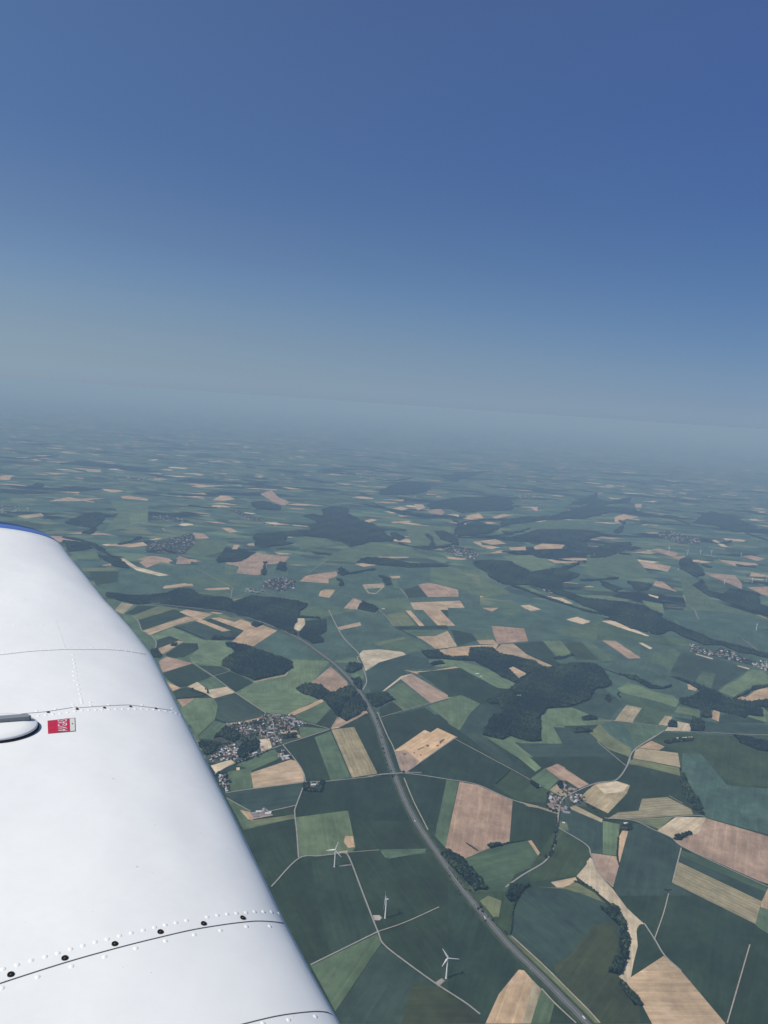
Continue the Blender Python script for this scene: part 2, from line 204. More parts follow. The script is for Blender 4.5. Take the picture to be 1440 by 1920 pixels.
DATA = '''
@G base
d 0,0 1440,0 1440,1120 0,1120
@A base
g 0,130 340,215 880,290 1440,500 1440,1120 0,1120
b 0,-80 1440,-80 1440,500 880,280 340,210 0,130
@C base
b 0,-80 1440,-80 1440,1200 0,1200
@Hh base
b 0,100 300,-30 1440,100 1440,1260 0,1260
@D base
d 0,0 1440,0 1440,1200 0,1200
@I base
d 0,0 1440,0 1440,940 0,940
@B base
d 0,0 1440,0 1440,1040 400,1040
@E base
d 0,60 1440,60 1440,1252 560,1252
e 450,300 680,260 830,710 560,850 480,500
@J base
d 0,0 1440,0 1440,1360 0,1360
@K base
d 200,0 1440,0 1440,1355 200,1355
@A
s 60,260 110,200 200,215 120,285
d 130,285 235,222 390,225 190,300
y 190,298 380,228 540,240 240,335
d 240,330 500,250 560,268 590,300 270,408 250,380
g 110,290 190,300 240,350 265,410 330,445 370,500 365,550 250,480
t 270,410 600,305 690,325 520,370 320,445
t 545,270 600,252 795,285 700,335 650,315
D 500,385 680,340 930,420 1000,400 960,475 730,480
d 730,330 780,318 1030,410 960,470 920,420
t 660,335 720,330 930,410 870,418
t 780,318 850,310 960,345 1000,320 1090,355 1110,385 1170,370 1280,410 1080,540 920,510 1030,410
y 840,290 900,300 1010,325 960,345 850,315
b 1090,535 1280,410 1440,480 1440,610 1385,640 1260,605
l 340,450 500,385 730,480 900,490 960,560 870,640 860,680 640,650 620,610 690,540 660,505 560,500 470,450 380,480
d 370,545 380,480 470,450 560,485
t 375,550 540,485 575,495 440,575 415,590
d 440,590 560,505 680,505 690,550 580,610 470,620
r 390,640 450,605 650,655 420,725
d 420,730 640,658 790,755 600,830 540,835 460,780
d 680,670 860,680 920,715 800,752
g 690,795 800,760 900,830 770,850
t 450,795 555,840 495,865
d 495,870 590,835 680,850 780,905 520,920
p 605,830 680,795 760,855 900,832 965,875 800,920 740,880
r 530,925 660,918 570,990
l 555,995 660,918 800,915 835,970 820,1050 740,1120 600,1120
d 800,920 950,880 1190,1040 1100,1095 830,1075 838,970
d 800,755 920,715 1000,745 1100,800 970,870
l 975,875 1100,800 1300,745 1395,680 1440,635 1440,990 1370,1020 1240,1040 1190,1020
s 1095,793 1200,768 1330,745 1385,693 1390,702 1340,752 1205,778 1105,800
g 560,100 700,145 925,168 925,130 840,90 700,110
t 420,85 440,72 640,58 650,70 560,80 430,95
t 730,100 760,92 915,85 925,100 780,108
y 930,205 925,175 1080,150 1440,175 1440,190 1080,160
@C
t 90,40 130,0 300,0 370,0 370,20 305,20 305,55
g 310,20 370,0 390,60 320,70
t 230,150 240,115 275,100 355,105 310,165
r 415,245 490,165 555,190 520,250
s 555,65 720,55 725,80 660,135 600,130
b 585,95 700,90 660,128 610,125
t 760,0 840,0 840,15 780,20
g 780,20 820,25 830,90 860,105 790,85
g 1110,0 1440,-60 1440,60 1280,80 1130,50
r 975,65 1050,50 1275,95 1280,155 1050,158
d 870,105 975,70 1040,155 900,165
t 915,200 1290,185 1335,255 945,255
g 560,185 900,165 945,260 700,265 600,210
t 880,260 920,260 1025,375 985,375
y 740,290 870,262 960,372 790,375
t 1010,255 1140,255 1260,380 1130,378
d 800,380 1190,370 1210,400 850,405
g 850,405 1195,405 1210,440 960,450
t 960,455 1110,450 1215,405 1275,530 1110,550 1010,480
d 1140,255 1340,255 1440,240 1440,460 1410,500 1280,530 1200,400 1262,380
t 1125,555 1360,535 1360,610 1270,625 1180,600
t 1275,530 1440,480 1440,540 1360,535
t 370,385 540,345 550,372 390,405
g 640,500 880,455 960,480 1090,545 900,580 760,560
y 640,505 870,458 890,470 740,505 680,525
g 30,185 150,180 165,215 50,300
g 50,300 155,225 300,230 400,240 680,270 640,300 500,260 300,300 230,320
p 530,590 560,560 680,550 860,570 885,590 680,650 580,715 560,650
D 590,720 690,650 900,590 1050,620 1080,660 1100,690 870,705 890,730 700,880 620,880 590,800
l 1050,640 1150,625 1300,640 1440,690 1440,780 1290,690 1100,680
t 870,705 960,718 1080,712 1250,680 1280,690 960,735
r 840,770 930,735 1225,910 1070,955
p 695,885 850,770 935,733 850,752 690,878
g 740,870 850,795 1060,955 880,1005 800,930
d 970,725 1280,690 1440,790 1440,960 1300,895 1225,910
l 1050,975 1310,895 1430,960 1360,1040 1280,1160
d 690,1065 1020,985 1290,1170 1100,1140 980,1200 740,1200
d 680,995 790,940 870,1010 700,1060
y 790,930 880,1000 870,1010 780,940
l 350,640 510,615 545,650 370,650
g 470,740 560,700 570,770 490,770
l 0,660 30,625 320,640 170,810 60,850 240,935 0,1010
r 170,805 320,680 440,790 455,820 330,880 250,825
p 325,878 450,815 458,822 340,886
t 0,1025 260,930 275,950 30,1050
g 30,1060 270,940 380,1060 210,1110
d 210,1110 385,1060 320,1150
t 320,1150 375,1060 440,1100 580,1005 600,1030 380,1140
p 60,312 120,310 130,360 85,415 20,385 45,365
@B
l 0,130 80,55 240,40 275,100 250,200 110,330 40,170
g 110,340 250,205 350,235 340,290 240,350
D 245,40 400,0 620,140 560,190 340,220 255,190 280,110
l 410,0 860,0 1000,60 790,160 640,150
t 800,160 1050,45 1075,65 850,165
g 840,180 1075,60 1115,115 1010,235
d 1010,235 1120,120 1185,180 1110,265
r 1130,260 1185,180 1240,215 1380,130 1390,150 1200,250
d 1200,260 1390,150 1440,300 1440,520 1300,260
S 1125,275 1295,255 1468,600 1468,605 1280,636
g 1000,330 1120,285 1270,630 1120,660 1040,440
d 780,390 1000,330 1110,655 930,665 900,560
w 340,230 600,160 820,160 920,220 900,340 760,390 700,420 400,540 200,520 160,420 330,270
t 335,228 470,212 600,180 600,195 470,225 340,240
g 880,250 1110,270 900,340
t 740,290 860,280 900,335 880,340 850,300 750,305
g 400,540 700,420 740,490 510,590 480,560
p 585,350 660,340 680,410 600,440
p 720,450 760,455 820,490 760,500
p 220,545 370,500 400,520 260,605
g 350,590 530,560 520,620 540,720 340,740
p 410,560 440,560 435,580 415,580
t 520,600 820,500 860,510 915,590 920,665 540,718
D 330,755 540,720 915,675 860,850 690,885 520,890 340,790
g 340,790 520,890 500,960 690,935 850,910 850,940 470,1030
y 500,960 690,935 850,912 850,945 480,1010
t 440,880 520,895 540,960 500,950
k 525,900 640,870 690,920 530,950
d 680,890 855,850 850,910 690,930
@D
D 650,120 730,0 880,20 820,160 1180,470 1010,400
q 160,270 385,115 430,135 480,100 630,170 260,430 205,425
r 165,275 240,265 345,350 255,432 205,425
m 225,290 245,288 250,302 228,308
m 390,228 415,224 420,240 400,244
m 495,200 530,180 535,190 500,222
m 215,362 228,362 230,376 216,376
m 300,283 312,281 314,291 302,292
m 350,300 362,298 364,310 352,312
m 470,230 490,226 492,238 474,240
m 330,262 380,240 384,246 335,270
E 900,530 1020,420 1160,490 1310,570 1290,660 1100,655
g 1180,480 1290,400 1390,490 1310,570
l 815,155 880,185 1060,215 1260,400 1215,430 1060,300
l 1030,160 1260,205 1260,0 1340,0 1440,100 1440,215 1200,235 1060,205
r 1295,405 1380,370 1440,400 1440,500 1400,490
g 550,490 640,505 540,1000 460,910
r 645,505 780,530 1045,645 1020,960 850,1010 680,1085 540,1000
d 1050,650 1380,745 1370,900 1290,1100 1175,940 1020,965
G 670,1090 850,1010 1175,945 1280,1110 1060,1200 1000,1330 700,1330
t 1160,950 1185,945 1290,1100 1270,1110
g 50,1020 380,1010 400,1040 90,1075
t 1100,655 1160,670 1240,688 1235,703 1160,690
s 1240,690 1395,735 1385,748 1240,705
@E
l 360,40 665,0 710,215 690,245 380,275 365,180
t 650,150 695,150 705,215 665,220 640,185
t 610,240 665,235 655,255 610,250
g 860,230 1130,225 1100,250 900,285
g 445,910 835,725 860,780 590,1180 500,1010
D 860,790 1180,1030 1050,1010 980,1252 580,1252 600,1180
o 980,1252 1050,1010 1180,1030 1440,1200 1440,1252
k 810,615 850,615 865,630 850,645 820,645
k 1175,1010 1215,985 1235,1000 1195,1035
k 605,325 680,315 685,322 615,330
@G
b 0,0 1440,0 1440,380 900,440 500,270 0,300
t 255,0 380,0 330,30
t 0,80 55,135 0,135
r 550,0 700,10 640,25
g 370,30 520,0 560,10 480,60
r 325,135 570,155 600,250 370,270 345,210
g 185,195 330,190 345,240 220,245
d 20,160 180,195 215,245 70,290
t 215,245 340,240 375,275 240,272
t 0,180 70,290 0,300
t 0,305 160,285 380,275 350,320 170,310 160,370 0,385
t 890,90 975,70 1070,100 1010,125
g 1020,130 1150,100 1440,200 1440,245 1100,240 830,200 810,165
p 1150,100 1220,95 1440,180 1440,200
t 355,315 400,275 490,270 600,355 790,440 730,445 640,400 380,340
t 430,450 485,430 605,495 535,550
p 480,650 555,645 555,675 495,672
d 500,270 710,250 820,380 800,410 720,400 590,350
l 710,250 850,250 950,355 830,375
E 860,260 1000,260 1130,390 960,390
g 1000,255 1080,260 1240,395 1160,400
r 1155,245 1260,250 1440,380 1350,380
g 1280,250 1440,330 1440,370
l 0,400 100,400 300,455 500,565 470,610 370,600 190,500 90,440 0,430
d 0,460 100,455 190,505 370,600 400,640 290,700 240,715 110,660 0,670
l 0,680 100,655 240,720 165,790 90,920 0,870
D 240,720 300,715 420,790 320,830 260,950 90,940 165,790
D 1110,610 1180,610 1310,710 1210,840 1110,820 930,745 1070,690
l 700,800 740,758 930,748 1110,820 1240,850 1100,880 900,885 780,890 880,1010 700,1030 520,1010 700,1000
l 265,960 410,990 470,962 620,1008 500,1010 640,1120 520,1120
D 790,895 890,900 1060,945 1200,1060 1300,1120 640,1120 520,1015 860,1020
y 1060,940 1130,880 1230,985 1390,1080 1360,1120 1200,1060
b 1130,880 1310,865 1440,1000 1440,1040 1390,1075 1220,985
l 1270,605 1350,562 1440,580 1440,670 1330,640
S 1250,850 1340,730 1440,745 1385,860
g 1280,640 1440,675 1440,740 1330,725
@Hh
G 0,50 60,25 250,90 430,150 560,140 700,230 640,240 480,200 300,185 0,180
p 40,25 150,25 440,148 420,152 210,85
g 540,140 740,180 800,230 720,240 600,190
r 50,185 155,190 370,335 270,340
p 345,205 380,205 465,250 445,262
g 480,300 640,250 700,290 630,425 380,340
D 700,290 830,285 1290,425 1040,580 1000,650 640,500 620,440
p 830,295 975,335 970,345 830,303
p 1180,393 1285,420 1280,430 1180,402
l 1020,610 1100,550 1180,520 1290,430 1400,440 1440,490 1440,560 1310,570 1150,660
g 830,520 890,440 1000,470 960,590 860,560
t 760,555 800,555 855,575 830,612 765,595
s 905,650 940,635 1075,690 1050,712
t 1150,680 1200,650 1250,665 1330,610 1440,572 1440,680 1330,700 1290,748
l 180,600 245,545 340,560 480,620 640,650 690,700 660,750 480,690 200,620
l 680,735 870,780 870,830 650,790
G 200,625 640,760 650,800 560,830 370,760 190,700
s 145,865 240,735 375,755 290,878
G 300,875 375,760 560,825 520,900
s 515,895 570,820 635,830 590,905
p 570,945 640,860 785,890 785,950
d 640,830 800,850 785,890
D 1250,840 1100,800 960,840 1030,885 1440,880 1440,760 1350,800
D 890,860 1030,885 1440,900 1440,970 1150,985 890,960
E 460,1025 560,960 1150,990 1440,1040 1440,1260 690,1260 685,1130
p 665,1005 800,997 805,1010 670,1020
l 1330,770 1380,740 1440,790 1440,880 1250,820
g 150,875 290,880 520,905 580,915 560,955 440,1030 330,1090 240,900
b 10,890 240,885 330,1090 300,1100 100,980
y 0,930 20,890 110,990 290,1100 265,1170 0,1040
t 350,1090 455,1030 570,1082 520,1112
s 300,1180 320,1110 350,1095 680,1135 700,1255
y 280,1190 700,1260 690,1290 270,1230
t 955,840 980,770 1035,785 1025,870
@I
y 620,160 650,135 920,190 925,235
r 140,190 205,165 390,285 330,310
s 380,320 430,280 545,262 630,290 610,340 500,455 330,370
p 430,290 540,265 620,290 590,330 480,340
S 680,440 700,370 850,360 990,430 1000,460 760,480
S 500,485 560,450 680,440 760,480
p 790,555 900,475 1080,480 1030,575 880,600
r 880,600 1030,575 1080,485 1440,590 1440,870 1380,850 930,650
E 1000,0 1440,0 1440,300 1200,290 1060,120
b 940,100 1050,110 1200,290 1440,310 1440,580 1080,480 930,230
G 925,665 1440,900 1440,940 1400,940 910,720
d 910,720 1400,940 1390,955 905,745
D 230,400 470,500 560,530 550,700 400,690 210,540
l 470,500 570,520 550,705 470,695
y 220,500 260,510 270,560 215,545
s 250,405 290,400 470,490 465,510 290,435
t 565,600 580,555 620,560 610,690 580,760 560,740
r 405,690 560,710 575,760 530,890 430,790
p 315,825 405,720 430,790 550,940 460,940
E 20,810 200,540 390,650 400,710 310,825 50,860
t 165,860 310,830 320,850 240,895 200,890
D 530,890 630,520 720,520 930,650 880,860 1000,940 560,940
w 150,350 170,320 230,370 270,350 330,330 380,420 300,410 215,450 150,430
w 200,290 240,280 330,320 270,350
s 155,320 225,265 250,280 200,295 265,350 240,365
y 640,490 880,480 800,550 720,520
@J
E 180,380 300,370 420,370 450,440 500,450 470,700 340,590 240,480
y 240,440 300,400 400,440 380,560 340,560
D 480,700 490,520 560,370 640,340 880,350 1040,400 1290,520 1330,640 1340,860 1290,1010 1440,1220 1440,1360 1140,1360 900,1060
o 780,920 900,860 1100,620 1250,600 1300,900 1290,1010 1440,1220 1440,1360 1140,1360 880,1100
y 640,335 860,340 960,300 1100,380 1180,460 1040,400 880,350
y 470,700 720,930 900,1100 1140,1360 1000,1360 560,880 420,700
t 530,955 570,960 690,1100 610,1360 280,1360 380,1140
s 640,1040 700,1100 625,1360 560,1360
g 700,1100 800,1210 760,1360 620,1360
d 800,1215 940,1360 760,1360
@K
p 0,70 30,35 80,150 210,290 320,440 455,565 415,575 395,620 405,740 370,880 350,990 320,1040 255,985 275,960 285,860 330,790 320,650 300,560 240,440 0,250
d 400,600 430,565 460,570 530,690 610,815 350,990 370,880 405,740
t 350,990 610,820 750,940 1100,1355 1100,1400 540,1400 430,1190 320,1040
g 1340,570 1380,430 1440,450 1440,660
d 1340,580 1440,640 1440,1400 1120,1400
G 735,20 760,0 840,0 1440,280 1420,310
D 725,50 735,20 1420,310 1390,380 730,70
S 675,235 725,70 1390,385 1340,565
t 1390,385 1440,280 1440,450 1380,430
@L
r 750,905 820,875 895,895 790,935
r 950,915 965,870 1030,890 1030,915
p 640,885 670,885 740,930 915,975 860,980 740,950 700,925
t 650,815 770,795 800,815 700,825
g 380,850 520,845 540,890 400,890
y 440,935 620,935 640,950 450,955
d 480,955 640,955 640,1010 520,1030
t 880,1035 1000,1018 1050,1035
t 265,575 370,552 420,562 570,558 430,575
t 650,550 700,545 805,565 790,572 660,560
t 230,420 380,425 300,432
t 460,400 550,405 540,418 470,415
t 1030,495 1080,487 1230,490 1080,502
t 1010,535 1100,530 1120,540
t 1145,570 1190,545 1230,545 1270,565 1210,572
t 0,440 70,435 50,460 0,460
t 320,525 440,520 420,532
s 90,655 220,640 240,655 140,668
r 1040,745 1100,750 1130,775 1060,780
t 1195,720 1240,718 1285,740 1240,745
r 1220,905 1300,900 1390,850 1440,870 1440,950 1395,975 1275,965 1290,930
g 1215,910 1275,930 1280,970 1210,975
t 1250,835 1265,810 1295,810 1280,835
p 1330,810 1440,795 1440,805 1370,815
g 590,570 800,600 800,700 560,740 640,640
l 700,640 795,640 795,700 700,700
b 1060,900 1220,900 1210,980 1100,960
g 960,980 1240,990 1300,1035 1060,1035
g 900,840 1060,780 1240,790 1200,850 1100,870
@M
r 0,780 60,740 240,760 210,790 150,800 100,800 60,860 0,855
r 295,890 340,860 440,845 490,840 500,860 450,880 440,900
t 155,735 260,745 180,748
t 590,800 640,792 710,805 640,815
t 640,735 690,735 760,755 860,750 885,765 740,770
t 745,725 770,722 840,750 810,755
r 80,420 140,400 180,440 240,465 210,485 150,465
t 615,575 680,555 715,560 650,582
t 520,530 560,520 565,540
t 780,575 880,565 900,572 800,580
r 925,588 990,592 1020,612 960,610
t 795,500 840,490 885,500 830,515
t 820,535 890,540 840,545
t 910,475 960,478 970,495 930,510
r 985,515 1040,490 1080,520 1060,535 1000,525
p 1090,530 1150,532 1155,545
t 1190,540 1260,525 1290,550 1220,555
t 1330,545 1400,528 1440,535 1350,555
y 920,405 950,398 1110,408 1080,422 960,415
t 740,450 860,452 850,460
t 1225,680 1350,665 1410,690 1330,695 1270,680 1290,712
t 1320,740 1380,725 1440,740
g 1000,820 1080,810 1250,840 1440,960 1300,979 1000,900
y 1170,845 1260,860 1280,930 1240,890
t 45,325 100,325 80,335
t 130,335 220,352 140,340
t 190,380 310,395 240,395
t 480,360 590,368 540,372
g 570,700 660,690 880,710 1000,760 700,760 640,790 400,780
l 660,685 780,690 920,712 860,716 740,700
g 320,500 410,510 430,545 310,540
g 250,650 330,650 430,665 520,690 300,720
t 10,690 150,672 160,678 20,700
g 860,590 1130,600 1120,700 900,700
@N
t 710,695 750,668 915,695 900,725
t 175,590 220,573 340,580 350,600 180,605
t 40,595 130,590 135,610 50,610
t 250,660 400,650 550,660 540,670 290,680
r 810,605 850,600 960,625 940,640 1000,640 960,660
t 615,460 610,430 660,415 740,430 660,445 640,465
r 820,800 830,775 870,780 950,835
r 980,850 1040,850 1130,880 1210,930 1000,905
p 790,845 850,860 845,870 800,855
t 1170,660 1370,680 1390,690 1260,695
r 1295,640 1350,637 1430,655 1380,668
r 1095,730 1260,745 1300,790 1300,820 1230,790 1130,750
r 1325,810 1440,805 1440,860
t 1350,730 1440,745 1440,755 1340,750
p 1135,555 1160,555 1225,592 1190,590
t 960,320 1080,335 1000,330
t 950,355 1050,362 1000,362
t 720,360 760,360 755,380 725,378
t 150,375 200,375 190,400
t 0,415 70,418 0,430
p 100,910 150,905 215,930 160,940
p 350,985 410,970 480,1000 430,1010
l 0,640 160,635 300,690 180,725 90,690
g 470,620 700,620 820,760 620,770 440,740
l 760,880 870,900 880,950 800,940
g 40,490 250,450 440,450 480,490 330,497 160,500
g 960,740 1060,770 1130,880 1440,980 1440,1037 900,1037 1000,905
b 880,930 1210,940 1440,990 1440,1037 1000,1037
l 140,800 250,860 420,910 640,950 600,985 350,905 60,800
p 200,850 330,870 390,900 330,895
@M
v 100,890 200,870 265,890 270,930 180,950 90,925
v 1060,710 1180,710 1270,750 1240,775 1150,760 1070,730
@L
v 800,800 900,780 1040,750 1055,800 1000,860 900,860 780,855
v 820,655 900,650 1020,680 990,695 880,680
v 1250,630 1300,630 1440,680 1400,690 1300,655
@N
v 840,510 900,505 1080,550 1070,580 960,575 860,540
v 180,790 230,800 350,845 330,860 250,840
@Hh
v 780,215 830,225 980,290 1040,240 1240,330 1330,370 1300,395 1120,350 900,300 790,275
@L wood
W 350,690 450,650 530,635 585,655 540,700 490,755 440,750 500,720 390,705
W 340,790 480,800 500,830 370,850
W 530,870 640,890 700,940 620,930
W 130,505 200,480 240,485 220,500
W 320,370 440,360 560,375 700,400 560,395
W 230,510 400,500 550,510 400,525
W 1170,900 1200,860 1260,840 1365,860 1300,900 1180,910
W 1370,763 1440,765 1440,772 1375,770
@M wood
W 165,830 180,790 220,795 215,840
W 310,540 370,530 430,545 410,510 470,490 550,500 560,530 610,560 700,590 760,640 810,660 800,680 680,680 570,710 520,680 340,640 350,590 400,580
W 50,645 180,630 350,625 430,660 330,650 230,650 210,680 260,690 120,710 50,700
W 600,790 650,765 760,770 890,800 1060,800 1100,815 880,820 720,805
W 780,640 810,630 865,660 830,675
W 800,370 870,350 1000,380 980,410 880,430 720,425 740,400
W 980,480 1060,455 1170,440 1330,440 1440,460 1440,510 1280,515 1170,525 1100,500 1000,505
W 1050,330 1150,305 1330,300 1250,315 1130,355
W 1020,625 1080,625 1130,650 1110,685 1050,665
W 1140,600 1260,570 1300,590 1380,600 1300,640 1150,650 1140,620
W 1230,790 1300,780 1440,790 1440,910 1390,910 1350,860 1250,820
W 500,830 520,820 560,850 520,865
W 720,860 780,880 790,910 760,915
W 680,470 760,500 870,520 950,540 850,535 740,500
W 30,470 100,460 190,490 180,512 60,505
@N wood
W 60,540 200,500 330,497 520,510 570,530 480,550 440,570 500,620 490,640 420,610 330,575 200,560
W 500,600 620,570 700,570 690,590 620,610 620,630 560,650 500,640
W 640,600 720,590 755,600 700,610
W 0,450 130,430 260,430 430,375 520,360 580,375 720,385 750,410 600,405 450,440 250,445 60,470 0,485
W 360,365 520,300 500,330 580,350 700,325 680,350 560,365
W 1090,410 1130,400 1270,440 1370,480 1380,500 1260,515 1180,480 1040,465
W 970,660 1010,655 1060,690 1100,740 1060,760 1000,730 960,710
W 1030,800 1080,770 1110,830 1200,850 1230,820 1390,845 1390,900 1440,920 1440,970 1300,920 1130,860
W 0,680 80,690 160,730 300,710 420,675 420,690 340,720 420,740 400,760 320,790 330,830 440,870 560,880 760,910 870,960 850,1000 980,1037 700,1037 560,960 360,870 180,800 20,795 -50,760
W 530,780 560,785 655,820 620,835 560,810
W 680,780 810,795 800,820 740,835
W 200,615 270,612 275,628 215,640
W 340,590 360,600 355,612 335,608
W 0,510 60,515 160,490 100,515 20,525
@A wood
W 0,130 230,150 450,135 530,98 640,105 700,145 930,172 930,210 870,265 600,235 345,202 230,215 0,165
W 930,205 1080,152 1440,190 1440,300 1400,380 1420,450 1150,340 880,265
W 1085,370 1110,350 1170,365 1120,385
W 890,510 920,500 1090,540 1260,605 1390,645 1395,690 1330,740 1200,765 1110,785 1010,745 930,710 865,680 870,640 965,575 940,545
W 780,478 800,460 850,452 900,468 960,462 950,478 840,482
W 480,525 500,508 525,510 520,528
W 330,560 380,555 415,590 400,615 340,610
@C wood
W 0,190 150,215 130,235 40,290 60,310 50,370 15,385 0,380
W 130,345 280,330 290,410 240,440 265,500 180,510 85,450 90,420 130,370
W 520,245 560,195 680,250 650,275
W 1000,570 1120,560 1180,600 1300,630 1180,625 1050,620
W 1070,660 1140,640 1180,660 1090,675
W 590,890 700,880 740,880 800,930 660,990 625,965
W 400,1040 430,960 535,890 590,985 580,1010 440,1090 385,1060
W 270,920 440,830 500,835 520,875 430,950 380,1060
W 60,850 130,810 230,820 320,880 240,930 120,890
W 460,650 550,660 560,690 470,730 430,720
W 470,775 540,770 550,860 520,850
W 50,305 240,315 240,322 50,315
@G wood
W 165,305 340,305 380,345 640,400 730,450 600,500 540,560 500,560 400,520 300,450 200,400 0,385 0,375 160,370 / 445,455 485,437 595,495 535,540
W 290,695 380,650 450,630 540,562 620,502 730,452 820,435 920,425 1060,415 1150,450 1220,560 1220,580 1160,605 1110,605 1070,680 980,720 880,745 740,755 690,810 700,1000 620,1005 470,960 410,990 310,965 262,950 320,830 420,775 380,720 310,715 / 485,655 550,650 550,670 500,668
W 1000,825 1060,810 1130,835 1010,845
W 930,925 1000,905 1090,930 950,940
W 1175,680 1200,655 1225,680 1205,710
W 795,380 820,375 945,352 945,360 830,390
@Hh wood
W 40,0 540,0 700,70 1000,190 1300,260 1440,300 1440,335 1300,300 1200,290 1050,225 900,225 760,170 620,100 500,140 430,120 250,70 150,20
W 620,490 700,510 900,575 1130,690 1250,640 1310,580 1440,560 1440,572 1290,610 1150,680 1350,720 1340,760 1250,840 1100,800 960,765 960,840 870,835 870,770 700,720 690,680 780,670 870,620 760,545
W 1290,750 1330,700 1440,690 1440,760 1380,740 1400,830 1250,810
W 595,900 610,870 670,880 670,920 600,915
W 800,835 890,860 885,955 785,950
W 560,1045 820,1010 800,1035 600,1060
W 1145,990 1440,1035 1440,1125 1350,1110 1200,1050
W 170,470 330,490 470,570 560,585 630,560 610,580 540,598 440,590 330,525
@I wood
W 920,190 960,270 1070,470 1000,430 940,330
W 880,610 980,570 990,580 930,615
W 570,580 590,530 635,520 640,550 620,560 580,555
W 200,285 225,275 240,300 215,310
@B wood
W 910,680 960,680 950,700 960,715 1030,715 1045,670 1075,665 1040,745 920,735
W 130,380 240,370 300,380 240,450 190,470
W 240,340 330,250 400,280 440,340 390,370 310,330
W 440,400 560,350 585,400 540,440 470,490 420,480
W 760,320 855,310 855,335 765,345
@D wood
W 500,1050 560,1020 680,1100 760,1200 640,1200 560,1120
W 855,985 940,965 960,985 880,1008
W 1175,500 1250,550 1230,560 1180,520
@J wood
W 0,65 60,100 140,160 300,360 200,370 90,220 0,130
W 430,400 480,325 620,325 560,370 520,440 470,450
W 1150,500 1240,490 1310,580 1330,680 1345,850 1290,1000 1200,980 1280,860 1300,640
W 1280,1060 1330,1080 1440,1210 1400,1230 1330,1140
@J bank
V 22 1240,475 1300,560 1328,660 1342,760 1332,860 1298,930 1290,1000
V 16 1300,1060 1360,1120 1440,1222
@N valleys
V 70 55,800 150,835 350,905 500,950 640,980
V 60 0,620 150,632 250,655 350,668 460,672
V 90 430,775 560,768 632,760
V 110 480,650 600,628 700,580
V 130 1230,478 1330,520 1440,560
V 110 860,430 940,445 1010,470
V 130 620,520 660,470 640,450
V 100 640,630 690,632
V 120 1080,690 1130,700 1100,700
V 110 1270,690 1330,700 1370,698
V 160 250,290 400,285 520,300
V 90 1110,560 1180,575 1240,560
V 160 1060,410 1180,430 1300,440
@M
V 60 1130,690 1000,722 900,705 830,690
V 80 985,640 1010,680 1005,712
V 60 500,850 560,855 640,838 700,830
V 80 1120,560 1160,590 1130,640 1140,700
V 100 1440,560 1330,560 1200,570 1150,590
V 70 1140,655 1240,660 1330,650 1440,640
V 90 380,300 480,310 590,310
V 110 640,480 780,505 900,520
V 90 60,640 200,632 340,618
V 110 700,340 800,350 900,335
V 60 100,860 105,800 110,790
V 60 500,880 520,900 515,920
V 80 1240,800 1300,840 1370,900
@L
V 90 340,770 480,800 560,850 640,900
V 80 640,810 720,790 760,770
V 110 330,375 500,370 690,395
V 100 1020,600 1100,610 1180,612
V 60 800,850 880,840 950,860
V 130 480,310 620,320 740,325
V 100 1160,500 1330,505 1440,495
V 120 0,340 150,345 320,330
@H hedge
H 5 @D 920,520 1025,420
H 6 @D 940,980 1040,960 1130,945
H 5 @D 695,965 785,1025
H 7 @C 800,390 850,410 970,470
H 6 @J 570,370 510,440 490,520 482,600 470,690
H 6 @J 940,290 1060,330 1160,420 1240,490
H 6 @B 400,540 560,470 700,415
H 5 @A 500,385 560,400 730,470
H 6 @Hh 620,495 700,512 900,590
H 6 @I 560,600 555,700 565,760
H 5 @A 620,860 740,895 520,925
H 6 @I 185,620 200,560 205,500
H 6 @K 620,290 640,300 670,290
H 6 @D 1330,1040 1370,900 1380,780
H 6 @D 560,1150 700,1330
H 7 @Hh 330,500 180,470 40,420
@road
R 7 @A 110,285 190,300 240,350 265,410 330,445 370,500 365,550
R 5 @A 640,650 800,755 960,875 1190,1030 @B 630,150
R 4 @A 800,755 925,712 865,682
R 4 @A 940,170 1000,150 1120,120 1300,165 1440,180
R 8 @C 305,255 360,370 420,470 530,585 520,620 560,690 590,790 560,860
R 6 @C 360,130 480,160 650,230 690,265 740,310 790,375
R 4 @C 690,1065 880,1008 1060,960 1240,910
R 6 @C 670,1025 745,1200 @D 150,250 205,420
R 7 @D 0,465 140,450 290,450 560,490 780,530 1045,645 1390,740
R 6 @B 1440,628 1080,665 930,672 540,720 330,752
R 6 @B 930,670 915,600 860,510 700,310 690,230 650,165
R 6 @B 925,675 860,850 850,900 865,1040 @E 375,280
R 5 @B 860,845 660,890
R 6 @B 1110,275 900,345 760,390 400,530 300,580 250,610
R 6 @B 1110,270 920,220 760,180
R 4 @B 630,150 590,310
R 4 @B 340,790 520,890
R 4 @C 320,1150 375,1060
R 5 @D 230,480 300,650 370,790 410,870
R 4 @D 600,180 1010,400 1170,490 1240,540
R 6 @D 250,432 620,172
R 6 @E 215,450 375,285 500,270 650,250
R 3 @E 650,250 850,235
R 6 @E 655,250 685,310 760,510 840,715 875,790 1000,890 1180,1020 1350,1130 1440,1200
R 6 @E 445,910 840,715
R 4 @E 840,715 1000,660 1200,570
R 7 @Hh 245,1260 290,1140 350,1080 470,1010 560,950
R 5 @Hh 560,950 900,962 1180,978 1440,985
R 4 @Hh 0,870 150,865 580,915
R 4 @Hh 0,1045 245,1250
R 7 @I 780,0 650,90 620,165 550,260 430,280 270,350 225,390 210,460 200,550 190,620 180,660 130,740 0,820 @J 430,340
R 6 @I 205,540 370,640 400,700 440,800 530,890
R 6 @I 480,485 650,500 760,550 870,600 940,655 1200,780 1440,890
R 5 @I 500,488 760,490 980,470 1070,475
R 5 @I 930,660 880,860
R 4 @I 860,355 940,400
